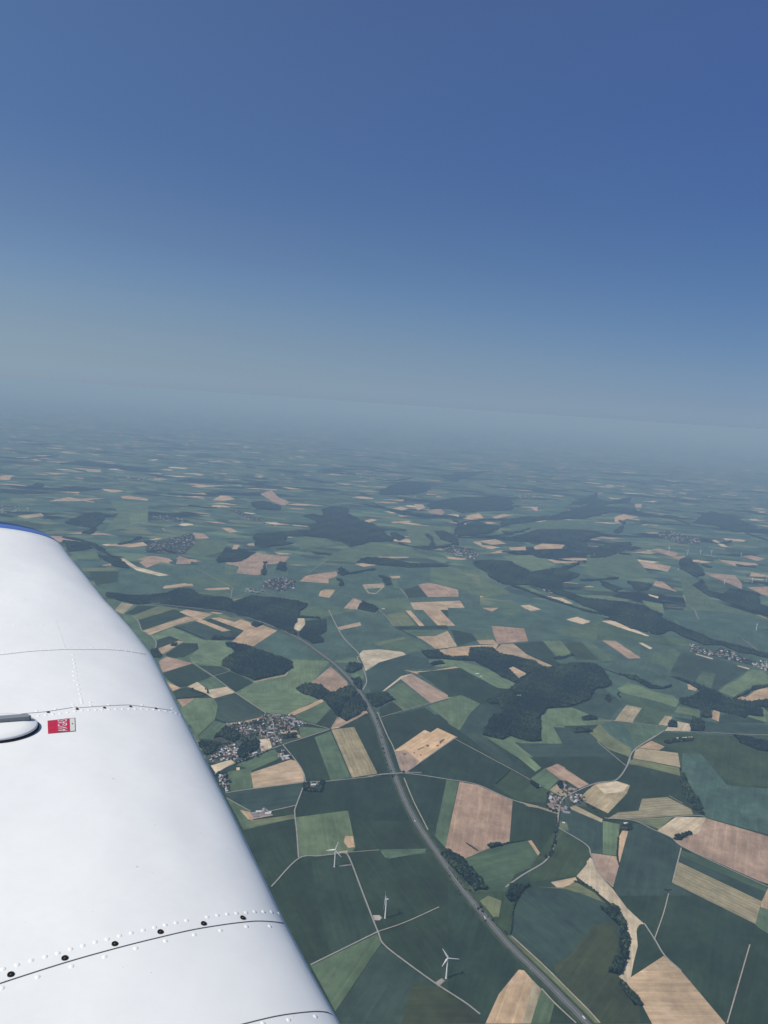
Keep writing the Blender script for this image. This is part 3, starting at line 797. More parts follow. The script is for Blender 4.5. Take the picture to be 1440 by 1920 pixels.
R 5 @J 475,705 720,930 900,1110 1050,1260 1140,1360
R 5 @J 700,1100 800,1210 960,1360
R 4 @K 650,325 610,480 535,695
R 4 @K 1295,730 1115,1355
R 6 @K 455,560 540,690 620,820 750,940
R 6 @N 865,880 1020,915 1065,985
R 6 @N 55,800 350,905 640,980
R 5 @L 1060,940 1240,1035 @A 940,105 930,170
R 6 @M 340,850 450,770
R 5 @C 840,95 900,165
R 5 @Hh 1215,165 1300,230 1360,280
'''
# ---------------------------------------------------------------- fields, woods, hedges, roads from the survey
fields, woods, hedges, roads = [], [], [], []
sec = 'A'
for ln in DATA.strip().splitlines():
    if ln.startswith('@'): sec = ln[1:].split()[0]; continue
    tk = ln.split()
    if tk[0] == 'W':
        if '/' in tk: k = tk.index('/'); woods.append((pts(tk[1:k], sec), pts(tk[k + 1:], sec)))
        else: woods.append((pts(tk[1:], sec), None))
    elif tk[0] == 'H': hedges.append((float(tk[1]), smooth(pts(tk[2:], sec))))
    elif tk[0] == 'V':                  # narrow wooded valley: a band of trees along a line
        Q = smooth(pts(tk[2:], sec), 3); wd = float(tk[1]); a_, b_ = [], []
        for i, p in enumerate(Q):
            d = (Q[min(i + 1, len(Q) - 1)] - Q[max(i - 1, 0)]).normalized(); n = Vector((-d.y, d.x, 0)) * wd * (.6 + .5 * math.sin(i * 1.7)) * .5; a_.append(p + n); b_.append(p - n)
        woods.append((a_ + b_[::-1], None))
    elif tk[0] == 'R': roads.append((float(tk[1]), smooth(pts(tk[2:], sec))))
    else: fields.append((tk[0], pts(tk[1:], sec)))
STEP = .22
def bbox(P): return min(p.x for p in P), max(p.x for p in P), min(p.y for p in P), max(p.y for p in P)
def overlap(P, Q):
    a, b = bbox(P), bbox(Q)
    if a[0] > b[1] or b[0] > a[1] or a[2] > b[3] or b[2] > a[3]: return False
    if any(inside((p.x, p.y), Q) for p in P) or any(inside((q.x, q.y), P) for q in Q): return True
    for i in range(len(P)):
        for j in range(len(Q)):
            if intersect_line_line_2d(P[i].xy, P[i - 1].xy, Q[j].xy, Q[j - 1].xy): return True
    return False
lev = []
for i, (c, P) in enumerate(fields):
    l = 1
    for j in range(i):
        if lev[j] >= l and overlap(P, fields[j][1]): l = lev[j] + 1
    lev.append(l)
    best, ang = 0, 0
    for k in range(len(P)):
        d = P[k] - P[k - 1]
        if d.length > best: best, ang = d.length, math.atan2(d.y, d.x)
    cx = sum(p.x for p in P) / len(P); cy = sum(p.y for p in P) / len(P)
    R = Matrix.Rotation(-ang, 3, 'Z')
    V = [R @ Vector((p.x - cx, p.y - cy, 0)) for p in P]
    if sum(V[k - 1].x * V[k].y - V[k].x * V[k - 1].y for k in range(len(V))) < 0: V = V[::-1]
    o = mesh('crop_field', V, [tuple(range(len(V)))], [M_FIELD]); o.location = (cx, cy, -H + STEP * l); o.rotation_euler.z = ang
    f = random.uniform(.93, 1.07) * (1.13 if c in 'dDEebGglyo' else 1.0); h = random.uniform(-.035, .035); q = COL[c]
    o.color = (q[0] * f * (1 + h) * (1.05 if c in 'dDEebGglyo' else 1), q[1] * f, q[2] * f * (1 - h) * (.9 if c in 'dDEebGglyo' else 1), {'s': .94, 'S': .8}.get(c, .97 if c in 'tr' else .95))
    tag(o, kind='structure')
TOPF = STEP * (max(lev) + 1)
print('levels', max(lev), 'fields', len(fields))

def ribbon(name, P, wd, mt, z, off=0.0):
    P = [Vector((p.x, p.y, 0)) for p in P]; V = []; F = []
    for i, p in enumerate(P):
        d = (P[min(i + 1, len(P) - 1)] - P[max(i - 1, 0)]).normalized(); n = Vector((-d.y, d.x, 0))
        V += [p + n * (off + wd / 2) + Vector((0, 0, -H + z)), p + n * (off - wd / 2) + Vector((0, 0, -H + z))]
    for i in range(len(P) - 1): F.append((2 * i + 1, 2 * i + 3, 2 * i + 2, 2 * i))
    return tag(mesh(name, V, F, [mt]), kind='structure')
M_TRACK = noisy('chalk_track', (.37, .335, .26), .03, .18, .95, .05); M_LANE = noisy('lane_asphalt', (.31, .30, .26), .03, .12, .9, .1)
M_ASPH = noisy('motorway_asphalt', (.115, .12, .12), .02, .12, .85, .2); M_CONC = noisy('concrete_barrier', (.38, .37, .35), .05, .15)
M_VERGE = noisy('rough_verge', (.055, .075, .035), .02, .3, .95, .05); M_WHITE = mat('white_paint', (.45, .45, .44), .7)
for k, (wd, P) in enumerate(roads):
    d = Vector((P[0].x, P[0].y, H)).length
    ribbon('farm_track' if wd <= 5 else 'country_road', P, wd * (1.15 if d < 9000 else 1.4), M_TRACK if wd <= 5 else M_LANE, TOPF + .25 + .02 * (k % 9))
MW = [(150, 1118), (230, 1124), (285, 1131), (330, 1137), (420, 1147.5), (475, 1162), (520, 1179), (545, 1190), (572, 1205), (602, 1227), (625, 1244), (647, 1265), (665, 1285), (682, 1310), (697, 1337), (708, 1362), (717, 1390),
      (732, 1435), (742, 1460), (758, 1500), (780, 1542), (805, 1580), (826, 1609), (855, 1652), (890, 1698), (924, 1738), (952, 1771), (990, 1809), (1027, 1845), (1060, 1879), (1092, 1912), (1135, 1962), (1200, 2040)]
MWP = smooth([land(*q) for q in MW], 5)
ribbon('motorway_verge', MWP, 58, M_VERGE, TOPF + .05)
ribbon('motorway_carriageway', MWP, 12, M_ASPH, TOPF + .9, 8.5); ribbon('motorway_carriageway', MWP, 12, M_ASPH, TOPF + .9, -8.5)
ribbon('motorway_median', MWP, 4.6, noisy('median_gravel', (.20, .18, .15), .05, .2), TOPF + .8)
for s in (-1, 1):
    for a in (3.3, 13.6): ribbon('road_marking', MWP, .35, M_WHITE, TOPF + 1.05, s * a)

# ---- leaf canopy built from many small crowns
bmt = bmesh.new(); bmesh.ops.create_icosphere(bmt, subdivisions=1, radius=1); IV = np.array([v.co[:] for v in bmt.verts]); IF = np.array([[v.index for v in f.verts] for f in bmt.faces]); bmt.free()
bmt = bmesh.new(); bmesh.ops.create_icosphere(bmt, subdivisions=2, radius=1); IV2 = np.array([v.co[:] for v in bmt.verts]); IF2 = np.array([[v.index for v in f.verts] for f in bmt.faces]); bmt.free()
def leaf_material():
    m = mat('leaf_canopy', (.03, .05, .03), .9, .1); at = node(m, 'ShaderNodeAttribute', attribute_name='tint'); t = node(m, 'ShaderNodeTexCoord')
    r = node(m, 'ShaderNodeValToRGB'); e = r.color_ramp.elements; e[0].color = (.007, .015, .012, 1); e[1].color = (.055, .080, .032, 1); x = e.new(.55); x.color = (.017, .033, .020, 1)
    m.node_tree.links.new(at.outputs['Fac'], r.inputs[0]); f = rng_map(m, noise(m, t.outputs['Object'], .25, 3), .7, 1.3, .3, .7)
    m.node_tree.links.new(scale_col(m, r.outputs[0], f), m.node_tree.nodes['Principled BSDF'].inputs['Base Color']); return m
M_LEAF = leaf_material(); M_BARK = noisy('bark', (.09, .07, .05), 1, .3); M_SCRUB = noisy('forest_floor', (.012, .018, .012), .05, .2)
def blobs(name, X, rx, rz, tint, base=None, fine=False, parent=None):
    iv, if_ = (IV2, IF2) if fine else (IV, IF)
    n, nv, nf = len(X), len(iv), len(if_)
    J = 1 + rng.uniform(-.28, .28, (n, nv, 1)); A = rng.uniform(0, 6.283, n); ca, sa = np.cos(A)[:, None], np.sin(A)[:, None]
    v = iv[None] * J; vx = v[..., 0] * ca - v[..., 1] * sa; vy = v[..., 0] * sa + v[..., 1] * ca
    V = np.stack([X[:, :1] + vx * rx[:, None], X[:, 1:2] + vy * rx[:, None], X[:, 2:3] + v[..., 2] * rz[:, None]], -1).reshape(-1, 3)
    F = (if_[None] + (np.arange(n) * nv)[:, None, None]).reshape(-1, 3); T = np.repeat(tint, nv)
    if base is not None:                       # base: (verts, quads, top polygon triangles)
        bv, bf = base; k = len(V); V = np.concatenate([V, bv]); F = np.concatenate([F, np.array(bf) + k]); T = np.concatenate([T, np.zeros(len(bv))])
    me = bpy.data.meshes.new(name); me.vertices.add(len(V)); me.vertices.foreach_set('co', V.astype(np.float32).ravel())
    me.loops.add(len(F) * 3); me.loops.foreach_set('vertex_index', F.astype(np.int32).ravel()); me.polygons.add(len(F)); me.polygons.foreach_set('loop_start', np.arange(0, len(F) * 3, 3, dtype=np.int32))
    a = me.attributes.new('tint', 'FLOAT', 'POINT'); a.data.foreach_set('value', T.astype(np.float32)); me.update(calc_edges=True)
    return link(name, me, [M_LEAF], parent)
def in_poly(X, P):
    r = np.zeros(len(X), bool); j = len(P) - 1
    for i in range(len(P)):
        a, b = P[i], P[j]
        if a.y != b.y: r ^= ((a.y > X[:, 1]) != (b.y > X[:, 1])) & (X[:, 0] < (b.x - a.x) * (X[:, 1] - a.y) / (b.y - a.y) + a.x)
        j = i
    return r
tot = 0
def wood(P, hole):
    global tot
    c = sum(P, Vector()) / len(P); dist = math.hypot(c.x, c.y)
    A = abs(sum(P[k - 1].x * P[k].y - P[k].x * P[k - 1].y for k in range(len(P)))) / 2
    s = max(12.5, math.sqrt(A / 9000), dist * .0014)
    x0, x1, y0, y1 = bbox(P)
    gx, gy = np.meshgrid(np.arange(x0 - s, x1 + s, s), np.arange(y0 - s, y1 + s, s * .87)); gx = gx + (np.arange(gx.shape[0]) % 2)[:, None] * s / 2
    X = np.stack([gx.ravel(), gy.ravel()], 1); X += rng.uniform(-.32, .32, X.shape) * s; X = X[in_poly(X, P)]
    if hole: X = X[~in_poly(X, hole)]
    if len(X) < 3: return
    n = len(X); size = rng.uniform(.42, .8, n) * np.where(rng.random(n) < .12, 1.45, 1); hh = 6.5 + 9 * rng.random(n) + 3 * np.sin(X[:, 0] * .013) * np.cos(X[:, 1] * .011)
    patch = .46 + .26 * np.sin(X[:, 0] * .008 + c.x) * np.sin(X[:, 1] * .0075) + .2 * np.sin(X[:, 0] * .021 + X[:, 1] * .017) * np.cos(X[:, 1] * .026) + rng.normal(0, .24, n)
    X3 = np.column_stack([X, -H + hh])
    b = []; f = []
    if not hole:
        tr = tessellate_polygon([[Vector((p.x, p.y, 0)) for p in P]]); m = len(P)
        b = [(p.x + (c.x - p.x) * .02, p.y + (c.y - p.y) * .02, -H + 7.5) for p in P] + [(p.x, p.y, -H - .5) for p in P]; f = [tuple(t) for t in tr]
        for i in range(m): j = (i + 1) % m; f += [(i, j, j + m), (i, j + m, i + m)]
    else:
        tr = tessellate_polygon([[Vector((p.x, p.y, 0)) for p in P], [Vector((p.x, p.y, 0)) for p in hole]]); Q = P + hole
        b = [(p.x, p.y, -H + 6) for p in Q] + [(p.x, p.y, -H - .5) for p in Q]; f = [tuple(t) for t in tr]; m = len(Q); k = len(P)
        for a, z in ((0, k), (k, m)):
            for i in range(a, z): j = i + 1 if i + 1 < z else a; f += [(i, j, j + m), (i, j + m, i + m)]
    o = blobs('woodland', X3, size * s, 5.5 + 3 * rng.random(n), np.clip(patch, 0, 1), (np.array(b), f)); tot += n
    tag(o, kind='stuff')
def ragged(P):                      # wood margins wander in and out
    out = []; c = sum(P, Vector()) / len(P); D = math.hypot(c.x, c.y); st = max(22, D * .009); am = max(5, D * .0022)
    for k in range(len(P)):
        a, b = P[k], P[(k + 1) % len(P)]; d = (b - a); n = max(1, int(d.length / st)); q = Vector((-d.y, d.x, 0)).normalized() if d.length else Vector()
        for j in range(n): out.append(a + d * (j / n) + q * (random.uniform(-1, 1) * am if j else 0))
    return out
random.seed(21)
for P, hole in woods: wood(ragged(P), hole)
print('crowns', tot, 'woods', len(woods))
HEDGE_LABELS = [
 'short dark hedge between two green fields right of the pale dug site', 'dark clump and hedge along the foot of the large brown field', 'small dark hedge line inside the lower part of the large brown field',
 'long dark hedgerow following the lane down to the tan fields right of centre', 'dark bushy edge on the motorway side of the big olive field', 'bushes along the upper rim of the big olive field',
 'tree line along the road below the village beside the motorway', 'dark hedge at the near rim of the blue green field before the forest', 'hedge along the valley wood near the right margin',
 'dark tree row beside the narrow tan strip below the lane', 'thin dark hedge between the tan triangle and the round green field', 'trees beside the lane leaving the hamlet',
 'small bush line at the corner of the striped straw field', 'roadside bushes along the lane south of the hamlet', 'bushy strip along the motorway embankment beside the green field', 'scrubby line below the far end of the large forest']
for hi, (wd, P) in enumerate(hedges):
    X = []
    for i in range(len(P) - 1):
        a, b = P[i], P[i + 1]; k = max(1, int((b - a).length / 5.5))
        for j in range(k):
            q = a.lerp(b, (j + random.random()) / k); X.append((q.x + random.uniform(-1, 1) * wd * .4, q.y + random.uniform(-1, 1) * wd * .4, -H + 2.5 + random.random() * 2))
    X = np.array(X); n = len(X)
    bv, bf = [], []
    for i, p in enumerate(P):
        d = (P[min(i + 1, len(P) - 1)] - P[max(i - 1, 0)]).normalized(); nn = Vector((-d.y, d.x, 0)) * wd * .3
        bv += [(p.x + nn.x, p.y + nn.y, -H), (p.x - nn.x, p.y - nn.y, -H), (p.x - nn.x * .7, p.y - nn.y * .7, -H + 3.2), (p.x + nn.x * .7, p.y + nn.y * .7, -H + 3.2)]
    for i in range(len(P) - 1):
        for k in range(4): q = (k + 1) % 4; bf += [(4 * i + k, 4 * i + q, 4 * i + 4 + q), (4 * i + k, 4 * i + 4 + q, 4 * i + 4 + k)]
    o = blobs('hedgerow', X, 3 + 2.2 * rng.random(n), 3 + 2 * rng.random(n), np.clip(rng.normal(.45, .2, n), 0, 1), (np.array(bv), bf))
    tag(o, HEDGE_LABELS[hi % len(HEDGE_LABELS)], 'hedge', 'hedgerows between the fields')
# ---------------------------------------------------------------- single trees
def make_tree(name, r, h, seed):
    random.seed(seed); o = empty(name, (0, 0, 0))
    n = 46; X = []; 
    for k in range(n):
        a = random.uniform(0, 6.283); u = random.random(); q = r * .78 * math.sqrt(random.random()) * math.sin(math.pi * (.2 + .75 * u)); X.append((q * math.cos(a), q * math.sin(a), h * .3 + u * h * .62))
    X = np.array(X); blobs('crown', X, rng.uniform(.22, .38, n) * r, rng.uniform(.2, .34, n) * r, np.clip(rng.normal(.45, .22, n), 0, 1), parent=o)
    V = []; F = []; sgs = [(0, .5, 0, 0), (h * .3, .36, .1, 0), (h * .7, .14, .3, .2)]
    for z, rr, ox, oy in sgs:
        for k in range(7): V.append((ox + rr * math.cos(k * .8976), oy + rr * math.sin(k * .8976), z))
    for s in range(2):
        for k in range(7): F.append((s * 7 + k, s * 7 + (k + 1) % 7, s * 7 + 7 + (k + 1) % 7, s * 7 + 7 + k))
    for b in range(3):
        a = b * 2.1 + .4; k0 = len(V); p = Vector((.1, 0, h * .28)); q = Vector((math.cos(a) * r * .6, math.sin(a) * r * .6, h * .62))
        for P, rr in ((p, .2), (q, .07)):
            for k in range(4): V.append(P + Vector((rr * math.cos(k * 1.57), rr * math.sin(k * 1.57), 0)))
        for k in range(4): F.append((k0 + k, k0 + (k + 1) % 4, k0 + 4 + (k + 1) % 4, k0 + 4 + k))
    mesh('trunk', V, F, [M_BARK], o)
    return o
protos = [make_tree('broadleaf_tree', 6.5, 12, 1), make_tree('broadleaf_tree', 5.2, 10, 2), make_tree('broadleaf_tree', 8, 15, 3)]; used = set()
random.seed(11)
def tree_at(p, label, group, sc=1.0):
    i = random.randrange(3); rz = random.uniform(0, 6.28); s = sc * random.uniform(.8, 1.25)
    if i in used: o = copy_tree(protos[i])
    else: o = protos[i]; used.add(i)
    o.location = (p.x, p.y, -H + .2); o.rotation_euler.z = rz; o.scale = (s, s, s); tag(o, label, 'tree', group); return o
def tree_line(spec, n, label, group, jit=6, sc=1.0):
    P = smooth(pts(spec.split()[1:], spec.split()[0]))
    for k in range(n):
        t = (k + random.uniform(.2, .8)) / n * (len(P) - 1); i = int(t); q = P[i].lerp(P[min(i + 1, len(P) - 1)], t - i)
        tree_at(q + Vector((random.uniform(-jit, jit), random.uniform(-jit, jit), 0)), label, group, sc)
tree_line('I 200,540 190,620 170,680 135,730', 16, 'round green tree beside the pale lane running down from the hamlet', 'trees along the lane below the hamlet')
tree_line('J 1240,480 1300,560 1330,660 1345,760 1335,860 1295,930 1290,1000', 26, 'dark tree between the olive field and pale sandy track', 'trees along the pale sandy bank')
tree_line('J 1300,1060 1360,1120 1440,1220', 12, 'green tree between the olive field and the bright tan field', 'trees above the tan field in the corner', 8)
tree_line('B 400,530 480,510 560,480 700,420', 14, 'tree on the near road of the village by the motorway', 'village roadside trees', 8)
tree_line('B 440,240 560,230 620,220', 10, 'garden tree in the upper part of the village by the motorway', 'village garden trees', 22)
tree_line('B 560,300 640,310 700,330 820,300', 14, 'garden tree among the houses in the middle of the village', 'village centre trees', 22)
tree_line('B 350,300 420,320 480,360 560,370', 16, 'tall tree in the park at the left of the village', 'village park trees', 30)
tree_line('B 260,600 340,620 350,700', 10, 'tree among the houses beside the wing edge', 'trees in the small cluster beside the wing', 12)
tree_line('I 150,330 150,420 200,450', 9, 'tree on the left rim of the hamlet by the winding lane', 'hamlet trees', 9)
tree_line('I 300,330 370,400 440,450', 9, 'tree on the right side of the hamlet by the winding lane', 'hamlet trees', 9)
tree_line('D 850,985 900,975 940,970', 7, 'dark tree in the clump below the big brown field', 'clump below the brown field', 6, 1.1)
tree_line('J 0,250 100,400 240,520 280,600', 14, 'bush on the left bank of the motorway above the wind turbine', 'bushes on the motorway bank', 9, .7)
tree_line('J 60,130 200,420 330,590 440,700', 16, 'bush on the right bank of the motorway below the wood', 'bushes on the far motorway bank', 9, .7)
tree_line('D 20,0 50,150 90,330 130,430', 16, 'tree on the left motorway bank above the bridge', 'trees on the motorway bank above the bridge', 7, .8)
tree_line('D 120,440 150,470 200,430 240,445', 8, 'dark tree at one end of the motorway bridge', 'trees at the bridge ends', 6, .9)
tree_line('A 735,850 760,865 755,885', 4, 'lone tree on the pale straw field beside the farm track', 'trees on the straw field', 5)
tree_line('A 640,850 655,856', 2, 'small tree in the dark field left of the straw field', 'trees in the dark field', 5)
tree_line('D 1180,500 1230,540', 5, 'tree on the pale track left of the hamlet', 'trees on the track to the hamlet', 5)
tree_line('G 1270,640 1300,680', 4, 'tree by the light green field right of the forest', 'trees right of the forest', 12)

# ---------------------------------------------------------------- houses
M_WALL = [noisy('cream_render', (.66, .61, .54), .3, .15), noisy('brick_wall', (.40, .31, .26), .3, .2), noisy('white_render', (.60, .59, .56), .3, .1)]
M_ROOF = {'red': noisy('red_tiles', (.31, .21, .175), .4, .25), 'grey': noisy('slate_roof', (.27, .27, .30), .4, .25), 'white': noisy('pale_metal_roof', (.62,.63,.65), .2, .12, .5), 'brown': noisy('brown_tiles', (.25, .19, .165), .4, .25)}
M_WIN = mat('window_glass', (.05, .06, .07), .2, .5)
def make_house(l, w_, h, rh, wallm, roofm, name='house', wing=False):
    o = empty(name, (0, 0, 0)); a, b = l / 2, w_ / 2
    V = [(-a, -b, 0), (a, -b, 0), (a, b, 0), (-a, b, 0), (-a, -b, h), (a, -b, h), (a, b, h), (-a, b, h), (-a, 0, h + rh - .1), (a, 0, h + rh - .1)]
    F = [(0, 1, 5, 4), (2, 3, 7, 6), (1, 2, 6, 9, 5), (3, 0, 4, 8, 7), (0, 3, 2, 1)]
    if wing:
        k = len(V); c0, c1 = a * .25, a * .8; V += [(c0, -b - 6, 0), (c1, -b - 6, 0), (c1, -b + .01, 0), (c0, -b + .01, 0), (c0, -b - 6, h), (c1, -b - 6, h), (c1, -b + .01, h), (c0, -b + .01, h), ((c0 + c1) / 2, -b - 6, h + rh * .6)]
        F += [(k, k + 1, k + 5, k + 8, k + 4), (k + 1, k + 2, k + 6, k + 5), (k + 3, k, k + 4, k + 7)]
    # window openings set proud of the long walls
    k = len(V)
    nW = max(2, int(l / 4)); ids = []
    for s in (-1, 1):
        for i in range(nW):
            x = -a + (i + .5) * l / nW
            if wing and s < 0 and a * .2 < x < a * .85: continue
            y = s * (b + .04); V += [(x - .6, y, 1), (x + .6, y, 1), (x + .6, y, 2.3), (x - .6, y, 2.3)]; ids.append(tuple(range(k, k + 4))); k += 4
    wl = mesh('wall', V, F + ids, [wallm, M_WIN], o)
    for p in range(len(F), len(F) + len(ids)): wl.data.polygons[p].material_index = 1
    e = .5; V = []; F = []
    def slab(p0, p1, p2, p3, t=.18):
        k = len(V); n = (Vector(p1) - Vector(p0)).cross(Vector(p3) - Vector(p0)).normalized() * t
        for p in (p0, p1, p2, p3): V.append(Vector(p))
        for p in (p0, p1, p2, p3): V.append(Vector(p) + n)
        F.extend([(k + 4, k + 5, k + 6, k + 7), (k + 3, k + 2, k + 1, k), (k, k + 1, k + 5, k + 4), (k + 1, k + 2, k + 6, k + 5), (k + 2, k + 3, k + 7, k + 6), (k + 3, k, k + 4, k + 7)])
    sl = rh / b * e
    slab((-a - e, -b - e, h - sl), (a + e, -b - e, h - sl), (a + e, 0, h + rh), (-a - e, 0, h + rh)); slab((a + e, b + e, h - sl), (-a - e, b + e, h - sl), (-a - e, 0, h + rh), (a + e, 0, h + rh))
    if wing:
        c0, c1 = a * .25 - e, a * .8 + e; cm = (c0 + c1) / 2; z = h + rh * .6
        slab((c0, -b, h - .2), (c0, -b - 6.5, h - .2), (cm, -b - 6.5, z), (cm, -b * .4, z)); slab((c1, -b - 6.5, h - .2), (c1, -b, h - .2), (cm, -b * .4, z), (cm, -b - 6.5, z))
    # chimney
    if l < 22:
        k = len(V); x = a * .5
        for z in (h + rh * .5, h + rh + 1.1):
            for dx, dy in ((-.4, -.4), (.4, -.4), (.4, .4), (-.4, .4)): V.append(Vector((x + dx, dy, z)))
        F.extend([(k + 4, k + 5, k + 6, k + 7)] + [(k + i, k + (i + 1) % 4, k + 4 + (i + 1) % 4, k + 4 + i) for i in range(4)])
    mesh('roof', V, F, [roofm], o)
    return o
KIND = [('red', 'house', 14, 8.5, 4, 3.6, 0, False), ('red', 'house', 17, 9, 4.5, 3.8, 1, True), ('brown', 'house', 12, 8, 4, 3.4, 0, False), ('grey', 'house', 16, 9, 4.8, 3.8, 2, True),
        ('white', 'barn', 26, 13, 5, 3, 2, False), ('grey', 'barn', 34, 15, 5.5, 3.4, 1, False), ('white', 'house', 12, 9, 3.6, 2.4, 2, False), ('brown', 'barn', 24, 10, 5, 4, 1, False)]
HP = [make_house(l, w_, h, rh, M_WALL[wm], M_ROOF[c], nm, wg) for c, nm, l, w_, h, rh, wm, wg in KIND]; hused = set(); HCOUNT = 0
ALLH = []
def roads_dir(p):
    best = (1e9, 0)
    for wd, P in roads:
        for k in range(0, len(P) - 1):
            d = (P[k].xy - p.xy).length_squared
            if d < best[0]: best = (d, math.atan2(P[k + 1].y - P[k].y, P[k + 1].x - P[k].x))
    return best
def place_house(p, i, rz, where, group, sc=1.0):
    global HCOUNT; sc *= 1.15
    if i in hused: o = copy_tree(HP[i])
    else: o = HP[i]; hused.add(i)
    o.location = (p.x, p.y, -H + .6); o.rotation_euler.z = rz; o.scale = (sc, sc, sc); HCOUNT += 1
    c, nm = KIND[i][0], KIND[i][1]; size = {14: 'small', 17: 'L shaped', 12: 'tiny', 16: 'L shaped', 26: 'large', 34: 'long', 24: 'narrow'}[KIND[i][2]]
    tag(o, f'{size} {c} roofed {nm} {where}', nm, group)
def village(spec, n, where, group, weights=(5, 3, 4, 2, 1, 1, 4, 2), gap=17, sc=1.0, street=True):
    tk = spec.split(); P = pts(tk[1:], tk[0]); x0, x1, y0, y1 = bbox(P); got = 0; tries = 0
    while got < n and tries < n * 60:
        tries += 1; p = Vector((random.uniform(x0, x1), random.uniform(y0, y1), 0))
        if not inside((p.x, p.y), P): continue
        d2, an = roads_dir(p)
        if d2 < 81: continue
        if any((p - q).length < gap for q in ALLH[-260:]): continue
        ALLH.append(p); got += 1; i = random.choices(range(8), weights)[0]
        place_house(p, i, an + random.choice((0, math.pi / 2)) + random.uniform(-.12, .12), where, group, sc)
A_ = 'in the large village between the wing and the motorway'
village('B 560,195 640,160 830,160 900,230 880,262 740,295 760,385 690,400 650,345 590,325', 92, 'in the roadside village centre', 'houses of the village by the motorway', gap=12.5)
village('B 340,235 470,215 560,200 570,270 520,330 350,265', 32, 'on the upper street of the village', 'houses on the upper left of the village', gap=15)
village('B 205,500 290,430 400,380 440,470 420,500 370,500 240,512', 48, 'in the roadside village by the wing', 'houses in the lower left of the village', (4, 2, 3, 2, 0, 0, 7, 1), gap=12)
village('B 505,460 555,445 560,465 510,475', 3, 'at the foot of the village wood', 'houses at the foot of the village wood')
village('B 715,440 770,430 830,475 825,492 745,500', 11, 'at the village end above the field', 'houses at the lower village end', gap=14)
village('B 250,625 340,600 360,650 340,740 305,700', 20, 'in the cluster touching the wing edge', 'houses against the wing edge', (3, 2, 3, 2, 0, 0, 5, 1), gap=14)
village('B 840,195 935,215 930,240 840,225', 6, 'at the right end of the street', 'houses at the right village end', gap=15)
village('B 600,405 650,400 655,430 610,440', 3, 'on the pale village plot', 'houses on the pale plot')
village('I 150,350 172,335 225,365 215,450 190,445 150,430', 22, 'in the hamlet, left of its lane', 'houses in the left half of the hamlet', (4, 3, 6, 3, 1, 0, 1, 3), gap=14)
village('I 205,300 240,285 330,322 285,345', 10, 'above the lane in the hamlet', 'houses above the hamlet lane', (3, 3, 5, 3, 0, 1, 1, 3), gap=15)
village('I 250,365 290,345 350,350 370,390 300,405', 12, 'on the right side of the hamlet', 'houses on the right of the hamlet', gap=15)
village('I 225,425 265,425 260,455 230,450', 4, 'just below the hamlet', 'houses below the hamlet')
for (sc_, x, y, i, rz, where) in [('B', 545, 905, 5, .2, 'in the farmyard beside the wing'), ('B', 580, 892, 4, .2, 'in the farmyard beside the wing'), ('B', 620, 885, 5, 1.7, 'in the farmyard beside the wing'),
        ('B', 650, 905, 4, .2, 'at the right end of the farmyard beside the wing'), ('B', 560, 930, 7, .2, 'on the near side of the farmyard beside the wing'), ('B', 605, 915, 0, .2, 'amid the farmyard barns beside the wing'), ('B', 665, 895, 6, .2, 'at the corner of the farmyard beside the wing'),
        ('B', 965, 680, 3, .25, 'in the wood by the lane junction'), ('B', 990, 690, 4, .25, 'in the wood by the lane junction'), ('B', 1020, 680, 0, 1.8, 'in the wood by the lane junction'), ('B', 985, 705, 7, .25, 'on the near side of the walled wood'),
        ('I', 610, 517, 4, .1, 'beside the lane above the narrow tan strip'), ('I', 622, 524, 6, .1, 'beside the lane above the narrow tan strip'), ('I', 97, 300, 6, .4, 'alone on the pale track left of the hamlet'),
        ('I', 240, 512, 6, 0, 'alone in the olive patch below the hamlet'), ('Hh', 445, 120, 4, .1, 'at the foot of the valley wood'), ('Hh', 480, 125, 4, .1, 'at the foot of the valley wood'),
        ('G', 220, 497, 4, .3, 'alone in the light green meadow beside the forest'), ('G', 248, 515, 6, .3, 'alone in the light green meadow beside the forest'), ('C', 715, 248, 4, .2, 'beside the pale lane bend far from the motorway'), ('C', 1425, 735, 6, .2, 'on the green strip above the large forest')]:
    p = pts([f'{x},{y}'], sc_)[0]; ALLH.append(p); place_house(p, i, rz, where, 'farm buildings standing apart')
# far villages: hundreds of houses a pixel or two wide, one object
RV, RF, RM = [], [], []
def far_village(spec, n, sc=1.0):
    tk = spec.split(); P = pts(tk[1:], tk[0]); x0, x1, y0, y1 = bbox(P); got = 0; t = 0; tx = []
    while got < n and t < n * 80:
        t += 1; p = (random.uniform(x0, x1), random.uniform(y0, y1))
        if not inside(p, P): continue
        got += 1
        if random.random() < .46: tx.append((p[0] + 12, p[1], -H + 5)); continue
        a = random.uniform(7, 13) * sc; b = random.uniform(4, 6.5) * sc; h = 4.5; rz = random.choice((.3, 1.87)) + random.uniform(-.2, .2); k = len(RV); c, s = math.cos(rz), math.sin(rz)
        for x, y, z in ((-a, -b, 0), (a, -b, 0), (a, b, 0), (-a, b, 0), (-a, -b, h), (a, -b, h), (a, b, h), (-a, b, h), (-a, 0, h + 4), (a, 0, h + 4)): RV.append((p[0] + x * c - y * s, p[1] + x * s + y * c, -H + z + 1))
        RF.extend([(k, k + 1, k + 5, k + 4), (k + 2, k + 3, k + 7, k + 6), (k + 1, k + 2, k + 6, k + 9, k + 5), (k + 3, k, k + 4, k + 8, k + 7), (k + 4, k + 5, k + 9, k + 8), (k + 6, k + 7, k + 8, k + 9)])
        r = random.choice((1, 2, 2, 3, 3, 4)); RM.extend([0, 0, 0, 0, r, r])
    if tx:
        X = np.array(tx); tag(blobs('village_trees', X, rng.uniform(7, 12, len(X)), rng.uniform(5, 8, len(X)), rng.uniform(.2, .7, len(X))), kind='stuff')
